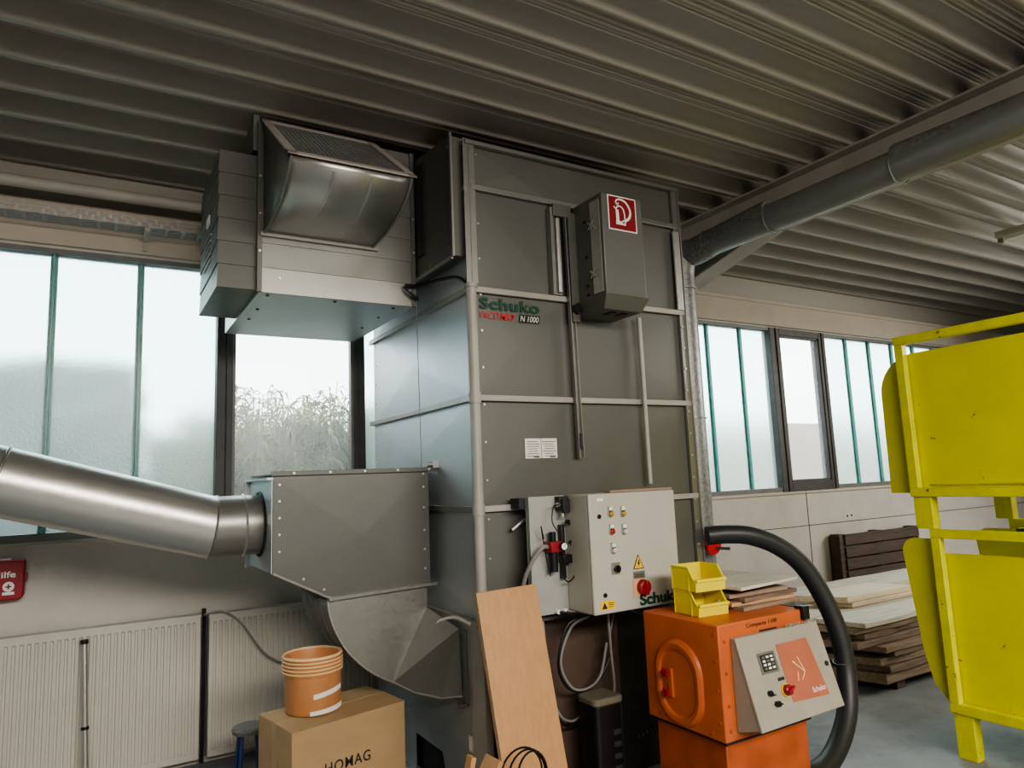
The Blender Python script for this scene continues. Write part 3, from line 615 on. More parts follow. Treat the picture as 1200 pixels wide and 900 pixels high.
B().tube(spline([(1.80, 3.06, 1.35), (1.84, 3.05, 1.38), (1.87, 3.05, 1.40)]), .010, 8).out('air_nozzle', 'galv_bright', K)
for o_ in list(K.children):
    if o_.name.split('.')[0] in ('solenoid_valve', 'regulator', 'valve_block', 'air_hoses', 'supply_hose', 'cable_gland'): o_.location += Vector((-.052, -.073, .006))
# flat stick on cabinet top
o = B().prism([(2.19, 2.76, kz1+.003), (2.59, 2.755, kz1+.003), (2.60, 2.78, kz1+.003), (2.57, 2.84, kz1+.003), (2.24, 2.84, kz1+.003), (2.18, 2.80, kz1+.003)], (0,0,.012)).out('wooden_offcut', 'timber_mid', bevel=.003); tag(o, 'thin brown offcut lying on top of the control cabinet', 'board')
# cables below cabinet
cc = thing('cable_bundle', 'looped black and grey cables hanging below the control cabinet', 'cables', (2.1, 3.0, .9))
def cabl(pts, r, m): return B().tube(spline(pts, 8), r, 8).out('cable', m, cc)
cabl([(1.975, 2.93, .951), (2.08, 2.92, .93), (2.20, 2.93, .90), (2.06, 2.98, .88), (1.99, 2.99, .70), (2.05, 3.0, .57), (2.16, 3.0, .545), (2.26, 3.0, .60), (2.33, 3.0, .72), (2.35, 3.02, .93)], .007, 'black')
cabl([(2.018, 2.93, .951), (2.14, 2.92, .92), (2.07, 2.98, .86), (2.01, 3.0, .70), (2.07, 3.0, .57), (2.17, 3.0, .55), (2.25, 3.0, .60), (2.30, 3.0, .75)], .007, 'grey_cable')
cabl([(2.30, 2.98, .95), (2.31, 2.98, .7), (2.33, 3.0, .5), (2.29, 3.03, .35), (2.26, 3.04, .25)], .007, 'grey_cable')
cabl([(2.36, 2.98, .95), (2.33, 3.0, .80), (2.32, 3.0, .70)], .004, 'grey_cable')
cabl([(2.40, 2.95, .95), (2.43, 2.94, .90), (2.50, 2.93, .88), (2.57, 2.93, .89)], .004, 'grey_cable')
cabl([(1.90, 3.05, .92), (1.93, 3.0, .75), (1.94, 3.0, .55), (2.0, 3.0, .42), (2.10, 3.03, .38), (2.16, 3.03, .40)], .007, 'black')
cabl([(1.95, 3.05, .9), (1.95, 3.02, .6), (1.99, 3.0, .46), (2.08, 3.04, .40), (2.14, 3.04, .41)], .006, 'grey_cable')
# black pedestal
Bp = thing('black_pedestal', 'black upright pedestal with dusty lid standing below the control cabinet', 'pedestal', (2.18, 2.95, 0))
def rrect(cx, cy, hx, hy, r, z, n=5):
    o = []
    for sx, sy, a0 in ((1,1,0), (-1,1,90), (-1,-1,180), (1,-1,270)):
        for i in range(n+1):
            a = math.radians(a0 + 90*i/n); o.append((cx + sx*(hx-r) + r*math.cos(a), cy + sy*(hy-r) + r*math.sin(a), z))
    return o
def rprism(cx, cy, hx, hy, r, z0, z1, b=None): b = b or B(); return b.prism(rrect(cx, cy, hx, hy, r, z0), (0,0,z1-z0))
rprism(2.185, 2.93, .085, .075, .025, 0, .50).out('pedestal_body', 'black', Bp, bevel=.004)
rprism(2.185, 2.93, .090, .080, .03, .50, .535).out('lid', 'lid', Bp, bevel=.01)
for i in range(5): B().box(2.20, 2.245, 2.853, 2.857, .36-.055*i, .385-.055*i).out('vent_slot', 'grime_shade', Bp)

# ------------------------------------------------------------------ orange briquetting press
OX0, OX1, OY0, OY1, OZ, OM = 2.297, 2.868, 2.226, 2.70, .95, .475
O = thing('orange_press', 'orange compact press machine with oval hatch and tilted grey control desk', 'machine', (2.58, 2.45, 0))
B().box(OX0, OX1, OY0, OY1, OM, OZ).out('upper_housing', 'orange', O, bevel=.006)
B().box(OX0+.03, OX1-.02, OY0+.03, OY1-.02, 0, OM-.012).out('lower_housing', 'orange_dark', O, bevel=.005)
B().box(OX0+.015, OX1-.01, OY0+.012, OY1-.01, OM-.014, OM).out('joint_strip', 'ink', O)
# oval hatch
def oval(y0, z0, hy, hz, k, x, n=40):
    o = []
    r = hy
    for i in range(n):
        a = 2*math.pi*i/n; yy = r*k*math.cos(a); zz_ = (hz*k - r*k)*(1 if math.sin(a) >= 0 else -1) + r*k*math.sin(a)
        o.append((x, y0+yy, z0+zz_))
    return o
cy, cz = 2.475, .668
hb_ = B(); lay = [(1.0, 0), (.97, .014), (.90, .022), (.80, .020), (.74, .010), (.70, .010)]
for k, d in lay: hb_.v += oval(cy, cz, .145, .188, k, OX0-d)
for l in range(len(lay)-1): hb_.f += [(l*40+i, l*40+(i+1) % 40, (l+1)*40+(i+1) % 40, (l+1)*40+i) for i in range(40)]
hb_.f.append(tuple(range((len(lay)-1)*40, len(lay)*40)))
hatch = hb_.out('oval_hatch', 'orange', O)
B().box(OX0-.022, OX0-.008, 2.505, 2.53, .60, .725).out('hatch_strap', 'orange', hatch, bevel=.003)
for z in (.705, .618):
    b = B().cyl((OX0-.022, 2.535, z), (OX0-.040, 2.535, z), .011, 12)
    for i in range(5): a = 2*math.pi*i/5; b.cyl((OX0-.043, 2.535+.014*math.cos(a), z+.014*math.sin(a)), (OX0-.030, 2.535+.014*math.cos(a), z+.014*math.sin(a)), .007, 8)
    b.out('star_knob', 'red', hatch)
screws('bolt', [(OX0, 2.25, z) for z in (.55, .68, .80, .91)] + [(OX0, y_, .50) for y_ in (2.3, 2.45, 2.62)] + [(OX0, 2.66, .6)], (-1,0,0), O, r=.007, m='orange_dark')
screws('bolt', [(2.33, OY0, z) for z in (.52, .62, .75, .88)], (0,-1,0), O, r=.007, m='orange_dark')
text('model_lettering', 'Compacta 1100', 'ink', O, (2.47, OY0-.002, .913), .20, .022, bold=.01)
B().box(2.55, 2.66, OY0-.006, OY0, .882, .897).out('nameplate', 'ink', O)
B().box(OX1-.035, OX1+.008, OY0-.02, OY0+.03, .905, .965).out('limit_switch', 'black', O, bevel=.003)
# control desk
ax, bx_ = 2.366, 2.898
dk = B().hexa([(ax,2.098,.545),(bx_,2.098,.552),(bx_,OY0,.505),(ax,OY0,.505),(ax,2.203,.890),(bx_,2.203,.893),(bx_,OY0,.892),(ax,OY0,.89)]).out('control_desk', 'desk', O, bevel=.004)
p00 = Vector((ax-.003, 2.088, .541)); p10 = Vector((bx_+.004, 2.088, .548)); p01 = Vector((ax-.003, 2.195, .892)); p11 = Vector((bx_+.004, 2.195, .896))
dn = (p10-p00).cross(p01-p00).normalized()
def dp(u, v, h=0): return lerp(lerp(p00, p10, u), lerp(p01, p11, u), v) + dn*h
lidm = B().prism([dp(0,0), dp(1,0), dp(1,1), dp(0,1)], -dn*.014).out('desk_door', 'desk', dk, bevel=.003)
def patch(u0, u1, v0, v1, h0, h1, b=None): b = b or B(); return b.prism([dp(u0,v0,h0), dp(u1,v0,h0), dp(u1,v1,h0), dp(u0,v1,h0)], dn*(h1-h0))
B().prism([dp(.42,.20,.0005), dp(.86,.17,.0005), dp(.80,.84,.0005), dp(.42,.84,.0005)], dn*.0012).out('red_panel', 'salmon', lidm)
wv = B()
for a_, b__ in (((.55,.62), (.66,.48)), ((.66,.48), (.62,.66)), ((.55,.40), (.58,.50)), ((.60,.40), (.66,.48)), ((.56,.62), (.60,.55))): wv.bar(dp(*a_, .002), dp(*b__, .002), .004, .001, dn)
wv.out('panel_emblem', 'tub_rim', lidm)
text('panel_lettering', 'Schuko', 'paper', lidm, dp(.68, .235, .0025), .085, .022, xdir=(p10-p00), zdir=(p01-p00), bold=.01)
kp = patch(.175, .375, .56, .79, .0, .003).out('keypad_plate', 'galv_light', lidm)
patch(.20, .35, .585, .765, .003, .005).out('keypad_face', 'ink', kp)
for i in range(3):
    for j in range(4):
        patch(.212+.047*i, .241+.047*i, .602+.041*j, .626+.041*j, .005, .008).out('key', 'paper' if (i+j) % 3 else 'lid', kp)
patch(.33, .40, .455, .49, 0, .003).out('switch_label', 'ink', lidm)
sw = B().cyl(dp(.375, .345, 0), dp(.375, .345, .008), .027, 20).out('desk_main_switch', 'signal_yellow', lidm)
B().tube([dp(.375,.345,.008), dp(.375,.345,.026), dp(.375,.345,.030)], [.023,.021,.016], 18).bar(dp(.335,.325,.034), dp(.415,.37,.034), .009, .012, dn).out('red_knob', 'red', sw)
b = B().cyl(dp(.19,.36,0), dp(.19,.36,.016), .011, 12).cyl(dp(.235,.235,0), dp(.235,.235,.018), .012, 12).bar(dp(.20,.245,.018), dp(.265,.225,.018), .006, .01, dn).bar(dp(.18,.34,.014), dp(.225,.335,.014), .006, .01, dn)
b.out('toggle', 'black', lidm)
B().cyl(dp(.945,.50,0), dp(.945,.50,.005), .011, 12).out('desk_lock', 'ink', lidm)
for u in (.60, .64, .66, .69, .73, .76): B().bar(dp(u, 1.0, .004), dp(u+.01, 1.035, .004), .008, .006, dn).out('hinge_clip', 'galv_bright', dk)

# yellow bins on the press
def bin_(x, y, z, label, rz=-.10):
    t = thing('storage_bin', label, 'bin', (x, y, z), 'yellow open-fronted storage bins on the orange machine')
    w2, dd, hh = .085, .165, .105; cr, sr = math.cos(rz), math.sin(rz)
    def r(px, py, pz): return (x + px*cr - py*sr, y + px*sr + py*cr, z + pz)
    side = [(0,.0),(0,.050),(.014,.058),(.045,hh),(dd,hh),(dd,.0)]
    for s_ in (-1, 1): B().prism([r(s_*w2 - (.0025 if s_ > 0 else 0), a, b_) for a, b_ in side], Vector((.0025*cr, .0025*sr, 0))).out('side_wall', 'bin', t)
    B().prism([r(-w2,0,0), r(w2,0,0), r(w2,dd,0), r(-w2,dd,0)], (0,0,.003)).prism([r(-w2,dd,0), r(w2,dd,0), r(w2,dd,hh), r(-w2,dd,hh)], Vector((sr,-cr,0))*.003).out('tray', 'bin', t)
    B().prism([r(-w2,0,0.002), r(w2,0,0.002), r(w2,-.006,.052), r(-w2,-.006,.052)], Vector((-sr,cr,0))*.003).prism([r(-w2,-.014,.045), r(w2,-.014,.045), r(w2,-.012,.056), r(-w2,-.012,.056)], Vector((-sr,cr,0))*.02).out('front_lip', 'bin', t)
    b = B()
    for s_ in (-1, 1):
        a = [r(s_*w2*1.02, p, q) for p, q in side[1:5]]; b.tube(a, .0045, 6)
    b.tube([r(-w2, dd, hh), r(w2, dd, hh)], .0045, 6); b.tube([r(-w2*1.02,.045,hh), r(-w2*1.02,.045,.0)], .003, 6); b.tube([r(-w2*1.02,dd,hh), r(-w2*1.02,dd,.0)], .003, 6)
    b.out('rim', 'bin', t)
    return t
bin_(2.445, 2.385, .951, 'yellow open-fronted storage bin, lower of the two stacked on the orange machine')
bin_(2.440, 2.387, 1.060, 'yellow open-fronted storage bin, upper of the two stacked on the orange machine')
o = B().cyl((2.44,2.41,.956), (2.44,2.41,1.0), .022, 14).out('small_jar', 'motor'); tag(o, 'small grey cylinder inside the lower yellow bin', 'container')
o = B().tube([(2.47,2.40,.99),(2.50,2.40,1.0)], .016, 10).out('metal_fitting', 'galv_bright'); tag(o, 'small shiny metal fitting lying in the lower yellow bin', 'fitting')
# boards on the press
bd = [(2.60, 3.02, 2.36, 2.72, .951, .018, 2, 'timber_mid', 'brown board, bottom of the stack on the orange machine'),
      (2.58, 3.00, 2.38, 2.70, .970, .016, -3, 'beech_edge', 'tan board, second from the bottom of the stack on the orange machine'),
      (2.62, 3.03, 2.38, 2.74, .987, .018, 4, 'timber', 'dark board in the middle of the stack on the orange machine'),
      (2.57, 2.98, 2.40, 2.74, 1.006, .018, 0, 'timber_mid', 'brown board, second from the top of the stack on the orange machine'),
      (2.56, 3.02, 2.36, 2.78, 1.048, .014, 6, 'timber_white', 'pale whitish board on top of the stack on the orange machine')]
for xa, xb, ya, yb_, z, h, rz, m, lab in bd:
    bb = B(); cxx, cyy = (xa+xb)/2, (ya+yb_)/2; c_, s_ = math.cos(math.radians(rz)), math.sin(math.radians(rz))
    bb.prism([(cxx+(px-cxx)*c_-(py-cyy)*s_, cyy+(px-cxx)*s_+(py-cyy)*c_, z) for px, py in ((xa,ya),(xb,ya),(xb,yb_),(xa,yb_))], (0,0,h))
    o = bb.out('offcut_board', m, bevel=.0015); tag(o, lab, 'board', 'boards on the orange machine')
o = B().box(2.64, 2.95, 2.48, 2.62, 1.0245, 1.0475).out('spacer_batten', 'timber'); tag(o, 'dark batten between the top two boards on the orange machine', 'batten')

# black hose
o = B().tube(spline([(3.09,3.02,1.228),(3.20,2.96,1.232),(3.32,2.9,1.216),(3.47,2.84,1.15),(3.60,2.78,1.03),(3.69,2.72,.83),(3.725,2.67,.62),(3.71,2.64,.42),(3.62,2.60,.24),(3.45,2.56,.11),(3.25,2.52,.062),(3.05,2.5,.10),(2.90,2.5,.18)], 10), .054, 20).out('suction_hose', 'rubber')
tag(o, 'thick black rubber suction hose arching down behind the orange machine', 'hose')
hl = B(); hl.tube([(3.72+.056*math.cos(a), 2.66+.0*a+.056*math.sin(a), .50+.012*math.cos(a)) for a in [i*math.pi/10 for i in range(22)]], .003, 6).out('hose_clip', 'galv_light', o)

# duct along beam + downpipe
Dd = thing('spiral_duct', 'spangled galvanized duct running under the roof beam and down beside the tower', 'duct', (3.70, 3.67, 0))
B().cyl((3.78, Y0+.3, 3.25), (3.745, 3.42, 3.215), .092, 28).out('beam_duct', 'duct', Dd)
B().cyl((3.76, 2.04, 3.25), (3.775, .8, 3.215), .097, 28).out('duct_sleeve', 'spangle', Dd)
B().cyl((3.750, 2.88, 3.25), (3.745, 3.44, 3.215), .096, 28).out('duct_sleeve', 'spangle', Dd)
for yy in (.8, 2.04, 2.88, 3.44):
    B().tube([(3.76-(yy-2)*.008+.098*math.cos(a), yy, 3.215+.098*math.sin(a)) for a in [i*math.pi/14 for i in range(30)]], .006, 6).out('duct_joint', 'galv_light', Dd)
B().tube(spline([(3.745,3.42,3.215),(3.735,3.56,3.195),(3.71,3.65,3.19),(3.69,3.67,3.05),(3.69,3.67,2.95)], 5), .100, 28).out('duct_bend', 'spangle', Dd)
B().cyl((3.69,3.67,2.97), (3.69,3.67,0), .098, 28).out('down_duct', 'spangle', Dd)
for z in (2.93, 1.98): B().tube([(3.69+.103*math.cos(a), 3.67+.103*math.sin(a), z) for a in [i*math.pi/14 for i in range(30)]], .006, 6).out('duct_joint', 'galv_light', Dd)
so = thing('power_socket', 'red industrial power socket beside the dark end of the black hose', 'socket', (3.62, 3.52, 1.1))
B().cyl((3.62,3.56,1.13), (3.60,3.47,1.10), .050, 16).out('socket_body', 'red', so); B().cyl((3.60,3.47,1.10), (3.598,3.455,1.095), .055, 16).out('socket_lid', 'red_letter', so)
B().bar((3.60,3.47,1.09), (3.70,3.42,1.08), .02, .02).out('plug_lever', 'black', so)

# ------------------------------------------------------------------ beech board leaning
L_ = thing('leaning_board', 'tall beech board leaning against the tower corner post', 'board', (1.68, 2.65, 0))
tl, tr2, bl, br = Vector((1.524,2.932,1.093)), Vector((1.845,2.932,1.101)), Vector((1.530,2.64,0)), Vector((1.838,2.64,0))
nn = (br-bl).cross(tl-bl).normalized()
B().prism([bl, br, tr2, tl], -nn*.026).out('board_panel', 'beech', L_, bevel=.002)
B().prism([tl+nn*.0005-Vector((.004,0,0)), bl+nn*.0005-Vector((.004,0,0)), bl-nn*.027-Vector((.004,0,0)), tl-nn*.027-Vector((.004,0,0))], (.0042,0,0)).out('edge_band', 'beech_edge', L_)
# crate + coil + scraps in foreground bottom
cr = thing('scrap_crate', 'low wooden crate at the foot of the leaning board', 'crate', (1.41, 2.44, 0))
b = B()
for z in (.02, .11, .20, .29):
    b.box(1.14, 1.64, 2.29, 2.305, z, z+.075).box(1.14, 1.64, 2.575, 2.59, z, z+.075).box(1.14, 1.155, 2.305, 2.575, z, z+.075).box(1.625, 1.64, 2.305, 2.575, z, z+.075)
b.box(1.155, 1.625, 2.305, 2.575, .02, .03).box(1.155, 1.625, 2.305, 2.575, .34, .352)
b.out('crate_slats', 'beech_edge', cr)
def scrap(p0, p1, w, h, lab): o = B().bar(p0, p1, w, h).out('timber_offcut', 'beech', bevel=.002); tag(o, lab, 'offcut', 'offcuts in the crate')
scrap((1.19,2.49,.36), (1.25,2.49,.585), .045, .02, 'short beech offcut at the far left of the crate beside the tower leg')
scrap((1.25,2.52,.37), (1.37,2.53,.54), .10, .02, 'wide beech offcut lying in the crate next to the leaning board')
co = B()
for i, (rx, ph) in enumerate(((.095, 0), (.085, .3), (.07, -.2))):
    co.tube([(1.48+.02*i+rx*math.cos(a), 2.52-.008*i, .455+.10*math.sin(a)-.008*i) for a in [j*math.pi/14 for j in range(29)]], .0045, 6)
o = co.out('cable_coil', 'black'); tag(o, 'coiled thin black cable in front of the foot of the leaning board', 'cable')
mt = thing('vacuum_motor', 'small grey motor on the floor at the cut-out of the tower base', 'motor', (1.50, 3.33, 0))
B().tube([(1.47,3.38,.10),(1.47,3.34,.10),(1.47,3.24,.10),(1.47,3.20,.10)], [.05,.085,.085,.05], 20).out('motor_body', 'motor', mt); B().box(1.40,1.54,3.22,3.36,0,.03).out('motor_foot', 'dark_metal', mt)

# ------------------------------------------------------------------ carton, tub, stool
Cx = thing('cardboard_box', 'large closed brown cardboard box with printed lettering, carrying the amber tub', 'box', (1.06, 3.6, 0))
cz_ = .52
q = [Vector((.80,3.361,0)), Vector((1.387,3.494,0)), Vector((1.315,3.88,0)), Vector((.732,3.745,0))]
B().prism([*q], (0,0,cz_-.004)).out('carton_body', 'card', Cx, bevel=.003)
ms_, me_ = (q[0]+q[3])/2, (q[1]+q[2])/2
def top_(p, z=0): return Vector((p.x, p.y, cz_+z))
B().prism([top_(q[0],-.004), top_(q[1],-.004), top_(me_-Vector((0,.004,0)),.003), top_(ms_-Vector((0,.004,0)),-.002)], (0,0,.004)).out('flap', 'card', Cx)
B().prism([top_(ms_+Vector((0,.006,0)),-.002), top_(me_+Vector((-.0,.012,0)),.0), top_(q[2],-.004), top_(q[3],-.004)], (0,0,.004)).out('flap', 'card', Cx)
B().prism([top_(ms_-Vector((0,.005,0)),-.003), top_(me_-Vector((0,.004,0)),-.003), top_(me_+Vector((0,.012,0)),-.003), top_(ms_+Vector((0,.006,0)),-.003)], (0,0,.002)).out('flap_gap', 'ink', Cx)
lx = (q[3]-q[0]); outv = Vector((-lx.y, lx.x, 0)).normalized()
a = q[0]+lx*.42; c_ = q[0]+lx*.58
B().prism([a+outv*.001, c_+outv*.001, c_+outv*.001+Vector((0,0,cz_)), a+outv*.001+Vector((0,0,cz_))], outv*.0006).out('tape', 'card_tape', Cx)
fx = (q[1]-q[0]).normalized(); fo = Vector((fx.y, -fx.x, 0))
text('carton_lettering', 'HOMAG', 'ink', Cx, q[0]+fx*.16+fo*.002+Vector((0,0,.300)), .24, .048, xdir=fx, bold=.01, spacing=1.12)
Tb = thing('amber_tub', 'translucent amber plastic tub with ribbed collar standing on the cardboard box', 'tub', (.985, 3.64, cz_+.004))
tx, ty, tz = .972, 3.645, cz_+.006
pr_ = [(.0,.0),(.128,.0),(.132,.01),(.137,.17)]
for i in range(4): zr = .178+.017*i; pr_ += [(.138,zr-.004),(.144,zr),(.144,zr+.005),(.138,zr+.008)]
pr_ += [(.138,.248),(.142,.258),(.142,.262),(.133,.262),(.128,.24),(.126,.19),(.0,.185)]
n = 40; b = B()
for r_, z in pr_: b.v += [(tx+r_*math.cos(2*math.pi*j/n)-z*.02, ty+r_*math.sin(2*math.pi*j/n), tz+z) for j in range(n)]
b.f = [(l*n+j, l*n+(j+1) % n, (l+1)*n+(j+1) % n, (l+1)*n+j) for l in range(len(pr_)-1) for j in range(n)]
b.out('tub_body', 'tub', Tb, recalc=False)
B().tube([(tx-.005+.139*math.cos(a), ty+.139*math.sin(a), tz+.259) for a in [j*math.pi/20 for j in range(42)]], .007, 8).out('rim', 'tub_rim', Tb)
for zr in (.19, .207, .224, .241): B().tube([(tx-.004+.143*math.cos(a), ty+.143*math.sin(a), tz+zr) for a in [j*math.pi/20 for j in range(42)]], .004, 6).out('collar_ring', 'tub_rim', Tb)
def patch_cyl(a0, a1, z0, z1, z2, z3, r, m, name):
    b = B(); k = 8
    for i in range(k+1):
        a = math.radians(a0+(a1-a0)*i/k); t = i/k
        b.v += [(tx+r*math.cos(a), ty+r*math.sin(a), tz+z0*(1-t)+z2*t), (tx+r*math.cos(a), ty+r*math.sin(a), tz+z1*(1-t)+z3*t)]
    b.f = [(2*i, 2*i+2, 2*i+3, 2*i+1) for i in range(k)]; b.out(name, m, Tb, recalc=False)
patch_cyl(255, 322, .075, .098, .098, .122, .1385, 'paper', 'tape_strip')
patch_cyl(248, 330, .003, .022, .010, .035, .1365, 'paper', 'tape_strip')
b = B()
for i in range(9):
    a = i*.7; b.bar((tx+.09*math.cos(a), ty+.09*math.sin(a), tz+.19), (tx+.02*math.cos(a+2), ty+.05*math.sin(a+2), tz+.20), .02, .01)
o = b.out('wood_chips', 'beech'); tag(o, 'wood offcuts filling the amber tub', 'wood chips', kind='stuff')
St = thing('stool', 'small stool with grey round seat and dark blue legs behind the cardboard box', 'stool', (.76, 4.12, 0))
B().tube([(.76,4.12,.335),(.76,4.12,.355),(.76,4.12,.365)], [.085,.09,.08], 24).out('seat', 'motor', St)
for a in (45, 135, 225, 315):
    ca, sa = math.cos(math.radians(a)), math.sin(math.radians(a)); B().cyl((.76+.06*ca,4.12+.06*sa,.335), (.76+.095*ca,4.12+.095*sa,0), .010, 8).out('leg', 'blue', St)

# ------------------------------------------------------------------ radiators, first-aid box, pole, cable, tray
def radiator(xa, xb, z0, z1, label):
    t = thing('radiator', label, 'radiator', ((xa+xb)/2, 4.70, z0), 'flat panel radiators under the window')
    b = B(); n_ = int((xb-xa-.04)/.0333); pitch = (xb-xa-.04)/n_; prof_ = [(xa, .0), (xa+.02, 0)]
    for i in range(n_):
        x = xa+.02+i*pitch; prof_ += [(x+pitch*.22, 0), (x+pitch*.38, .011), (x+pitch*.62, .011), (x+pitch*.78, 0)]
    prof_ += [(xb-.02, 0), (xb, 0)]; k = len(prof_); y0 = 4.70
    rows = [(z0, 0), (z0+.035, 0), (z0+.045, 1), (z1-.045, 1), (z1-.035, 0), (z1, 0)]
    for z, s_ in rows: b.v += [(x, y0+d*s_, z) for x, d in prof_]
    b.f = [(r_*k+i, r_*k+i+1, (r_+1)*k+i+1, (r_+1)*k+i) for r_ in range(5) for i in range(k-1)]
    b.out('front_panel', 'radiator', t, recalc=False)
    B().box(xa, xb, y0+.013, y0+.02, z0, z1-.001).box(xa+.02, xb-.02, y0+.06, y0+.075, z0+.02, z1-.02).out('rear_panel', 'radiator', t)
    B().box(xa, xb, y0-.001, y0+.08, z1-.004, z1+.006).out('top_grille', 'radiator', t)
    for a_ in (xa-.001, xb-.004): B().box(a_, a_+.005, y0, y0+.08, z0, z1).out('side_cover', 'radiator', t)
    for a_ in (xa+.3, xb-.34): B().box(a_, a_+.04, y0+.02, y0+.06, 0, z0+.05).out('foot', 'radiator', t)
radiator(-1.45, .588, .06, .868, 'long cream panel radiator on the left with the metal pole in front')
radiator(.628, 2.2, .06, .862, 'cream panel radiator directly behind the cardboard box and tub')
o = B().cyl((.608,4.76,.02),(.608,4.76,.9), .012, 10).cyl((.60,4.74,.03),(.60,4.74,.86),.008,8).out('heating_pipe', 'dark_metal'); tag(o, 'dark upright heating pipe in the gap between the two radiators', 'pipe')
o = B().tube(spline([(.60,4.76,.85),(.615,4.69,.875),(.70,4.68,.88),(.80,4.67,.81),(.95,4.66,.60),(1.10,4.66,.52),(1.28,4.66,.54),(1.45,4.68,.63),(1.62,4.69,.64)], 10), .006, 8).out('wall_cable', 'grey_cable'); tag(o, 'thin grey cable drooping across the radiator behind the tub', 'cable')
pp = thing('metal_pole', 'chrome metal pole with black bands leaning upright against the left radiator', 'pole', (.02, 4.6, 0))
B().cyl((-.008,4.672,.80), (.025,4.60,0), .016, 16).out('pole_tube', 'galv_bright', pp)
b = B().cyl((-.008,4.672,.80), (-.0084,4.673,.822), .020, 16)
b.out('black_band', 'black', pp); b = B()
P1 = Vector((-.008,4.672,.80)); P2 = Vector((.025,4.60,0))
b.cyl(P1.lerp(P2,.53), P1.lerp(P2,.55), .0195, 16); b.out('black_band', 'black', pp)
fa = thing('first_aid_box', 'red first aid wall box with white lettering at the left edge', 'first aid box', (-.5, 4.78, 1.1))
rb_ = B(); rp = []
for x, z in ((-.60,1.065),(-.352,1.065),(-.335,1.085),(-.335,1.265),(-.35,1.278),(-.60,1.278)): rp.append((x, 4.735, z))
rb_.prism(rp, (0,.085,0)); rb_.out('case', 'red', fa, bevel=.008)
B().box(-.336,-.325,4.75,4.79,1.165,1.20).out('latch', 'red', fa)
B().box(-.45,-.40,4.755,4.80,1.278,1.284).out('hinge_clip', 'white', fa)
text('lettering', 'Hilfe', 'white', fa, (-.492,4.733,1.185), .105, .034, bold=.02); text('lettering', 'Erste', 'white', fa, (-.565,4.733,1.228), .105, .030, bold=.02)
B().tube([(-.417,4.7345,1.138),(-.417,4.733,1.138)], .026, 24).box(-.443,-.39,4.733,4.7345,1.095,1.110).out('emblem', 'white', fa)
B().box(-.431,-.403,4.7315,4.733,1.1345,1.1415).box(-.4205,-.4135,4.7315,4.733,1.124,1.152).out('cross', 'red', fa)
for o_ in fa.children: o_.location.x += .035
for o_ in [c for c in fa.children if c.name.startswith(('lettering', 'emblem', 'cross'))]: o_.location.x += .012
# cable tray along wall top left
tr = thing('cable_tray', 'perforated metal cable tray running along the wall above the left windows', 'cable tray', (0, 4.62, 3.2))
b = B(); b.box(X0+.1, .66, 4.56, 4.563, 3.185, 3.19).box(X0+.1, .66, 4.56, 4.563, 3.235, 3.24).box(X0+.1, .66, 4.56, 4.563, 3.21, 3.214)
x = X0+.1; i = 0
while x < .66:
    b.box(x, min(.66, x+.016), 4.5605, 4.5625, 3.19, 3.212); b.box(min(.66,x+.03), min(.66, x+.046), 4.5605, 4.5625, 3.212, 3.236); x += .06
b.out('tray_side', 'tray', tr, recalc=False)
b = B()
for yy in (4.57, 4.60, 4.63, 4.66, 4.69): b.box(X0+.1, .66, yy, yy+.018, 3.185, 3.188)
x = X0+.1
while x < .66: b.box(x, x+.02, 4.56, 4.71, 3.183, 3.1845); x += .09
b.out('tray_floor', 'tray', tr); 
for xx in (-1.4, .22):
    B().box(xx, xx+.025, 4.56, 4.785, 3.16, 3.182).box(xx, xx+.025, 4.77, 4.785, 3.10, 3.18).out('tray_bracket', 'beam', tr)
o = B().cyl((X0, 4.60, 3.37), (.66, 4.60, 3.37), .035, 20).out('heating_pipe', 'beam'); tag(o, 'beige painted pipe running along under the roof above the left windows', 'pipe')

# fluorescent fixture
fl = thing('ceiling_light', 'slim unlit fluorescent batten fixed under the roof above the yellow stillages', 'ceiling light', (6.62, 2.2, 3.5))
B().box(6.58, 6.66, 1.6, 2.84, 3.475, 3.53).out('fixture_body', 'beam', fl, bevel=.004)
B().cyl((6.62,1.64,3.452), (6.62,2.80,3.452), .015, 12).out('tube', 'white', fl)
B().box(6.60,6.64,2.79,2.83,3.435,3.48).box(6.60,6.64,1.61,1.65,3.435,3.48).out('tube_holder', 'galv_light', fl)

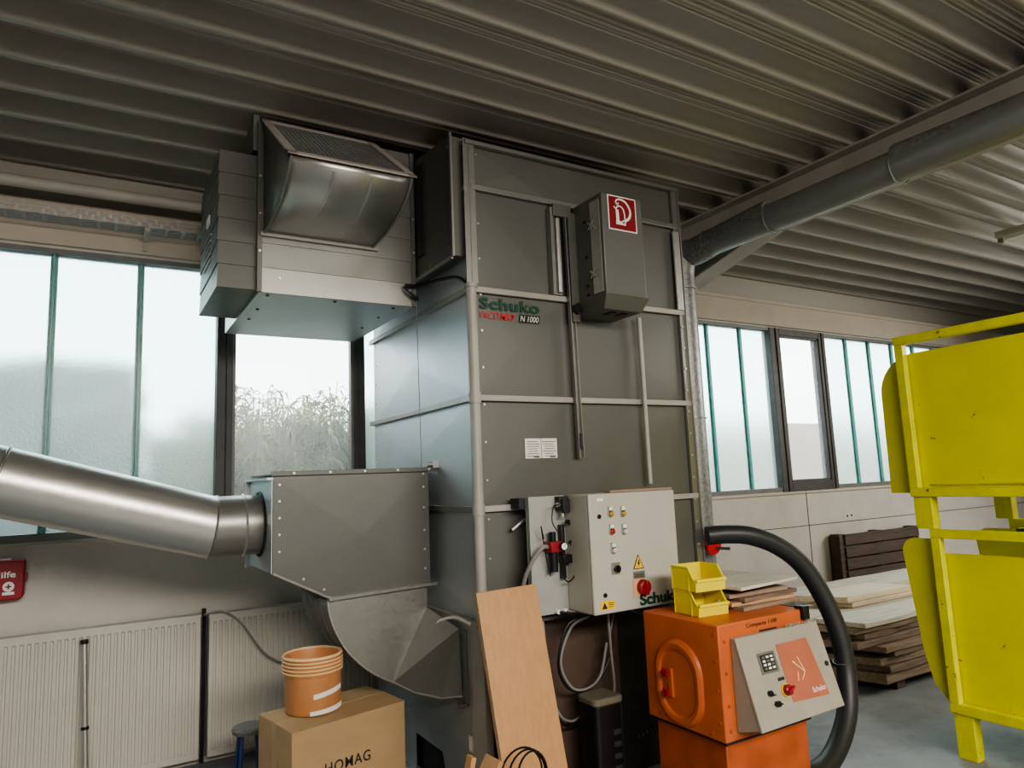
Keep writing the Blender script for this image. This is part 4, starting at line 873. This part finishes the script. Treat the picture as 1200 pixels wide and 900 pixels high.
# ------------------------------------------------------------------ yellow stillages
def stillage(zt, zb_, ya, sheet, label, feet):
    t = thing('yellow_stillage', label, 'stillage', (4.6, 1.6, zb_-feet), 'yellow steel stillages stacked at the right')
    xa, xb = 4.1, 5.05; yn = .95; s = .05
    for x in (xa, xb-s):
        B().box(x, x+s, yn, ya, zt-s, zt).out('top_rail', 'yellow_worn', t, bevel=.003)
        B().box(x, x+s, yn, ya, zb_, zb_+s).out('bottom_rail', 'yellow_worn', t, bevel=.003)
    for x in (xa, xb-s):
        for y in (ya-s, yn):
            B().box(x+.002, x+s-.002, y, y+s, zb_+s, zt-s).out('post', 'yellow_worn', t, bevel=.003)
            B().box(x+.01, x+s+.03, y-.06, y+s-.01, zb_-feet, zb_).out('foot', 'yellow_worn', t, bevel=.003)
    for y in (ya-s, yn): B().box(xa+s, xb-s, y, y+s, zb_+.002, zb_+s-.002).out('cross_rail', 'yellow_worn', t)
    for x in (xa+s+.006, xb-s-.012):
        B().prism([(x, y, z) for y, z in sheet], (.005,0,0)).out('side_sheet', 'yellow', t, flat=True)
    yl = max(p[0] for p in sheet)
    B().box(xa+s+.011, xb-s-.012, yn+.05, ya-s, zb_+s, zb_+s+.006).out('floor_sheet', 'yellow', t)
    B().hexa([(xa+s+.011,ya-s,zb_+s),(xb-s-.012,ya-s,zb_+s),(xb-s-.012,yl-.13,zb_+.12),(xa+s+.011,yl-.13,zb_+.12),(xa+s+.011,ya-s,zb_+s+.006),(xb-s-.012,ya-s,zb_+s+.006),(xb-s-.012,yl-.13,zb_+.126),(xa+s+.011,yl-.13,zb_+.126)]).box(xa+s+.011, xb-s-.012, yl-.136, yl-.13, zb_+.12, zb_+.6).out('end_sheet', 'yellow', t)
    return t
def corner(cy_, cz__, r, a0, a1, k=8): return [(cy_+r*math.cos(math.radians(a0+(a1-a0)*i/k)), cz__+r*math.sin(math.radians(a0+(a1-a0)*i/k))) for i in range(k+1)]
up = [(1.0,1.47),(1.0,2.29),(2.30,2.25)] + corner(2.29,2.02,.23,80,5) + [(2.53,1.44),(2.36,1.425)]
up = [(1.0,1.475),(1.0,2.26)] + [(2.28,2.245)] + corner(2.30,2.02,.225,85,0) + [(2.53,1.425),(2.30,1.425),(2.30,1.475)]
stillage(2.348, 1.405, 2.385, up, 'upper yellow steel stillage with a rounded side sheet, at the right', .18)
lo = [(1.0,.30),(1.0,1.09),(2.26,1.09),(2.26,1.165),(2.42,1.165)] + corner(2.42,1.085,.08,85,0,5) + [(2.47,.8),(2.44,.52),(2.40,.36),(2.33,.275),(2.28,.26),(2.20,.255)]
stillage(1.225, .235, 2.30, lo, 'lower yellow steel stillage with chipped paint, at the right', .235)
o = B().box(4.35, 4.80, 1.66, 1.68, .32, 1.27).out('grey_panel', 'cab'); tag(o, 'pale grey sheet standing upright inside the lower yellow stillage', 'sheet')
o = B().bar((4.30,1.5,.32),(4.42,1.52,1.37),.03,.16).out('timber_plank', 'timber_mid'); tag(o, 'brown plank standing upright inside the lower yellow stillage', 'plank')
o = B().tube(spline([(4.2,1.90,1.22),(4.25,1.75,1.24),(4.25,1.55,1.30),(4.25,1.3,1.33)]), .012, 8).out('black_strap', 'black'); tag(o, 'black strap lying across the lower yellow stillage opening', 'strap')
o = B().bar((4.45, 2.0, .045), (5.1, 1.3, .045), .09, .09).out('steel_skid', 'dark_metal'); tag(o, 'dark steel bar on the floor under the yellow stillages', 'bar')

# ------------------------------------------------------------------ timber stack
def plank(x0, x1, y0, y1, z, h, m, label, group, rag=.0, skew=0.0):
    k = 10; b = B(); front = []; back = []
    for i in range(k+1):
        t = i/k; x = x0+(x1-x0)*t
        front.append((x + skew*0, y0 + random.uniform(-rag, rag))); back.append((x + skew, y1 + random.uniform(-rag, rag)))
    pts = front + back[::-1]; n_ = len(pts); ins = .2*h
    b.prism([(x, y, z) for x, y in pts], (0,0,h))
    o = b.out('timber_plank', m, bevel=.004); tag(o, label, 'plank', group); return o
words = ['bottom', 'second from the bottom', 'third from the bottom', 'fourth from the bottom', 'fifth from the bottom', 'sixth from the bottom', 'seventh from the bottom', 'eighth from the bottom']
z = .065
hs = [.075, .05, .055, .04, .045, .05, .045, .045]
x0s = [4.86, 4.90, 4.84, 4.93, 4.80, 4.60, 4.72, 4.63]
ms3 = ['timber_mid', 'timber', 'timber_mid', 'timber', 'timber_mid', 'timber', 'timber', 'timber_mid']
rows_lbl = {0: 'front', 1: 'rear'}
for i in range(8):
    y = 3.12 + random.uniform(-.02, .03) + (.05 if i > 4 else 0)
    ww = .36
    for r_ in range(2):
        plank(x0s[i] - .14*r_ + random.uniform(-.03,.03), 7.2 + random.uniform(-.3,.3), y + r_*(ww+.05), y + r_*(ww+.05) + ww, z, hs[i]-.004,
              ms3[i] if r_ == 0 else 'timber', 'rough live-edge plank in the %s row, %s of the timber stack' % (rows_lbl[r_], words[i]), 'rough planks in the timber stack', .02, -.12)
    z += hs[i]
for xx, wd in ((5.0, 'left'), (6.2, 'right')):
    o = B().box(xx, xx+.1, 3.16, 3.84, 0, .062).out('timber_bearer', 'pallet'); tag(o, 'squared timber bearer under the plank stack, %s one' % wd, 'bearer', 'bearers under the timber stack')
zt = z
plank(4.66, 7.0, 3.14, 3.48, zt, .035, 'timber_white', 'pale fresh plank on top of the timber stack, nearest the camera', 'pale planks on the timber stack', .012, -.10)
plank(4.58, 7.0, 3.52, 3.86, zt, .03, 'timber_white', 'pale fresh plank on top of the timber stack, behind the nearest one', 'pale planks on the timber stack', .012, -.10)
# rear stack
for i in range(5):
    plank(5.05 + .03*i, 7.4, 4.0, 4.40, .02+.09*i, .082, 'timber', 'dark plank in the rear timber stack near the wall, %s' % words[i], 'planks in the rear timber stack', .01, -.05)
plank(4.98, 7.4, 3.96, 4.38, .475, .045, 'timber_white', 'long pale plank on top of the rear timber stack', 'planks in the rear timber stack', .01, -.05)
plank(5.05, 5.95, 3.52, 3.84, zt+.075, .045, 'timber_light', 'short fresh yellow board, topmost on the timber stack', 'short boards on top of the stack', 0, -.18)
plank(5.10, 6.0, 3.52, 3.80, zt+.034, .038, 'timber_light', 'short fresh yellow board under the topmost one on the timber stack', 'short boards on top of the stack', 0, -.12)
# upright pallet
pt = thing('wooden_pallet', 'dark wooden pallet standing on edge against the wall behind the timber', 'pallet', (7.4, 4.7, 0))
b = B()
for i in range(7): b.box(6.75, 8.1, 4.66, 4.68, .03+.125*i, .03+.125*i+.11)
b.out('deck_board', 'pallet', pt, bevel=.003)
for x in (6.68, 7.35, 8.02): B().box(x, x+.10, 4.68, 4.79, .03, .89).out('bearer', 'pallet', pt)

# ------------------------------------------------------------------ wall sockets / small wall marks
o = B().box(7.05,7.06,WY-.01,WY,1.05,1.07).box(7.12,7.135,WY-.01,WY,1.055,1.07).out('wall_anchor', 'ink'); tag(o, 'pair of small dark wall anchors below the right windows', 'anchor')

# ------------------------------------------------------------------ camera
f = 822.65; yaw, pit, rol = 0.539651735, 0.134887916, -0.0409879485
Fv = Vector((math.sin(yaw)*math.cos(pit), math.cos(yaw)*math.cos(pit), math.sin(pit)))
rv = Vector((math.cos(yaw), -math.sin(yaw), 0)); uv = rv.cross(Fv)
r2v = rv*math.cos(rol) + uv*math.sin(rol); u2v = -rv*math.sin(rol) + uv*math.cos(rol)
cam = bpy.data.cameras.new('camera'); cam.sensor_width = 36; cam.lens = f/1200*36; cam.clip_start = .05
co_ = bpy.data.objects.new('camera', cam); COL.objects.link(co_)
co_.matrix_world = Matrix(((r2v.x, u2v.x, -Fv.x, 0), (r2v.y, u2v.y, -Fv.y, 0), (r2v.z, u2v.z, -Fv.z, 1.6), (0,0,0,1)))
bpy.context.scene.camera = co_

# ------------------------------------------------------------------ light
W = bpy.data.worlds.new('world'); bpy.context.scene.world = W; W.use_nodes = True
bg = W.node_tree.nodes['Background']; bg.inputs[0].default_value = (.93, .97, 1.0, 1); bg.inputs[1].default_value = 4.2
def area(name, loc, target, sx, sy, power, col, spread=180):
    l = bpy.data.lights.new(name, 'AREA'); l.shape = 'RECTANGLE'; l.size = sx; l.size_y = sy; l.energy = power; l.spread = math.radians(spread); l.color = col
    o = bpy.data.objects.new(name, l); COL.objects.link(o); o.location = loc
    d = Vector(target) - Vector(loc); o.rotation_euler = d.to_track_quat('-Z', 'Y').to_euler()
area('hall_fill_light', (1.5, -2.6, 3.45), (1.7, .2, .2), 6, 1.2, 360, (1.0, .93, .84), 135)  # unseen fill added for the warm light from behind the camera
area('hall_side_fill', (9.5, .5, 3.4), (6, 2, .2), 4, 1.5, 200, (1.0, .95, .88), 140)  # unseen side fill added to brighten the right part of the room
sc = bpy.context.scene
sc.view_settings.view_transform = 'AgX'
sc.view_settings.look = 'AgX - Medium High Contrast'
sc.view_settings.exposure = .48
sc.cycles.use_denoising = True
sc.cycles.max_bounces = 8; sc.cycles.diffuse_bounces = 5; sc.cycles.transmission_bounces = 6; sc.cycles.transparent_max_bounces = 8
sc.cycles.sample_clamp_indirect = 6
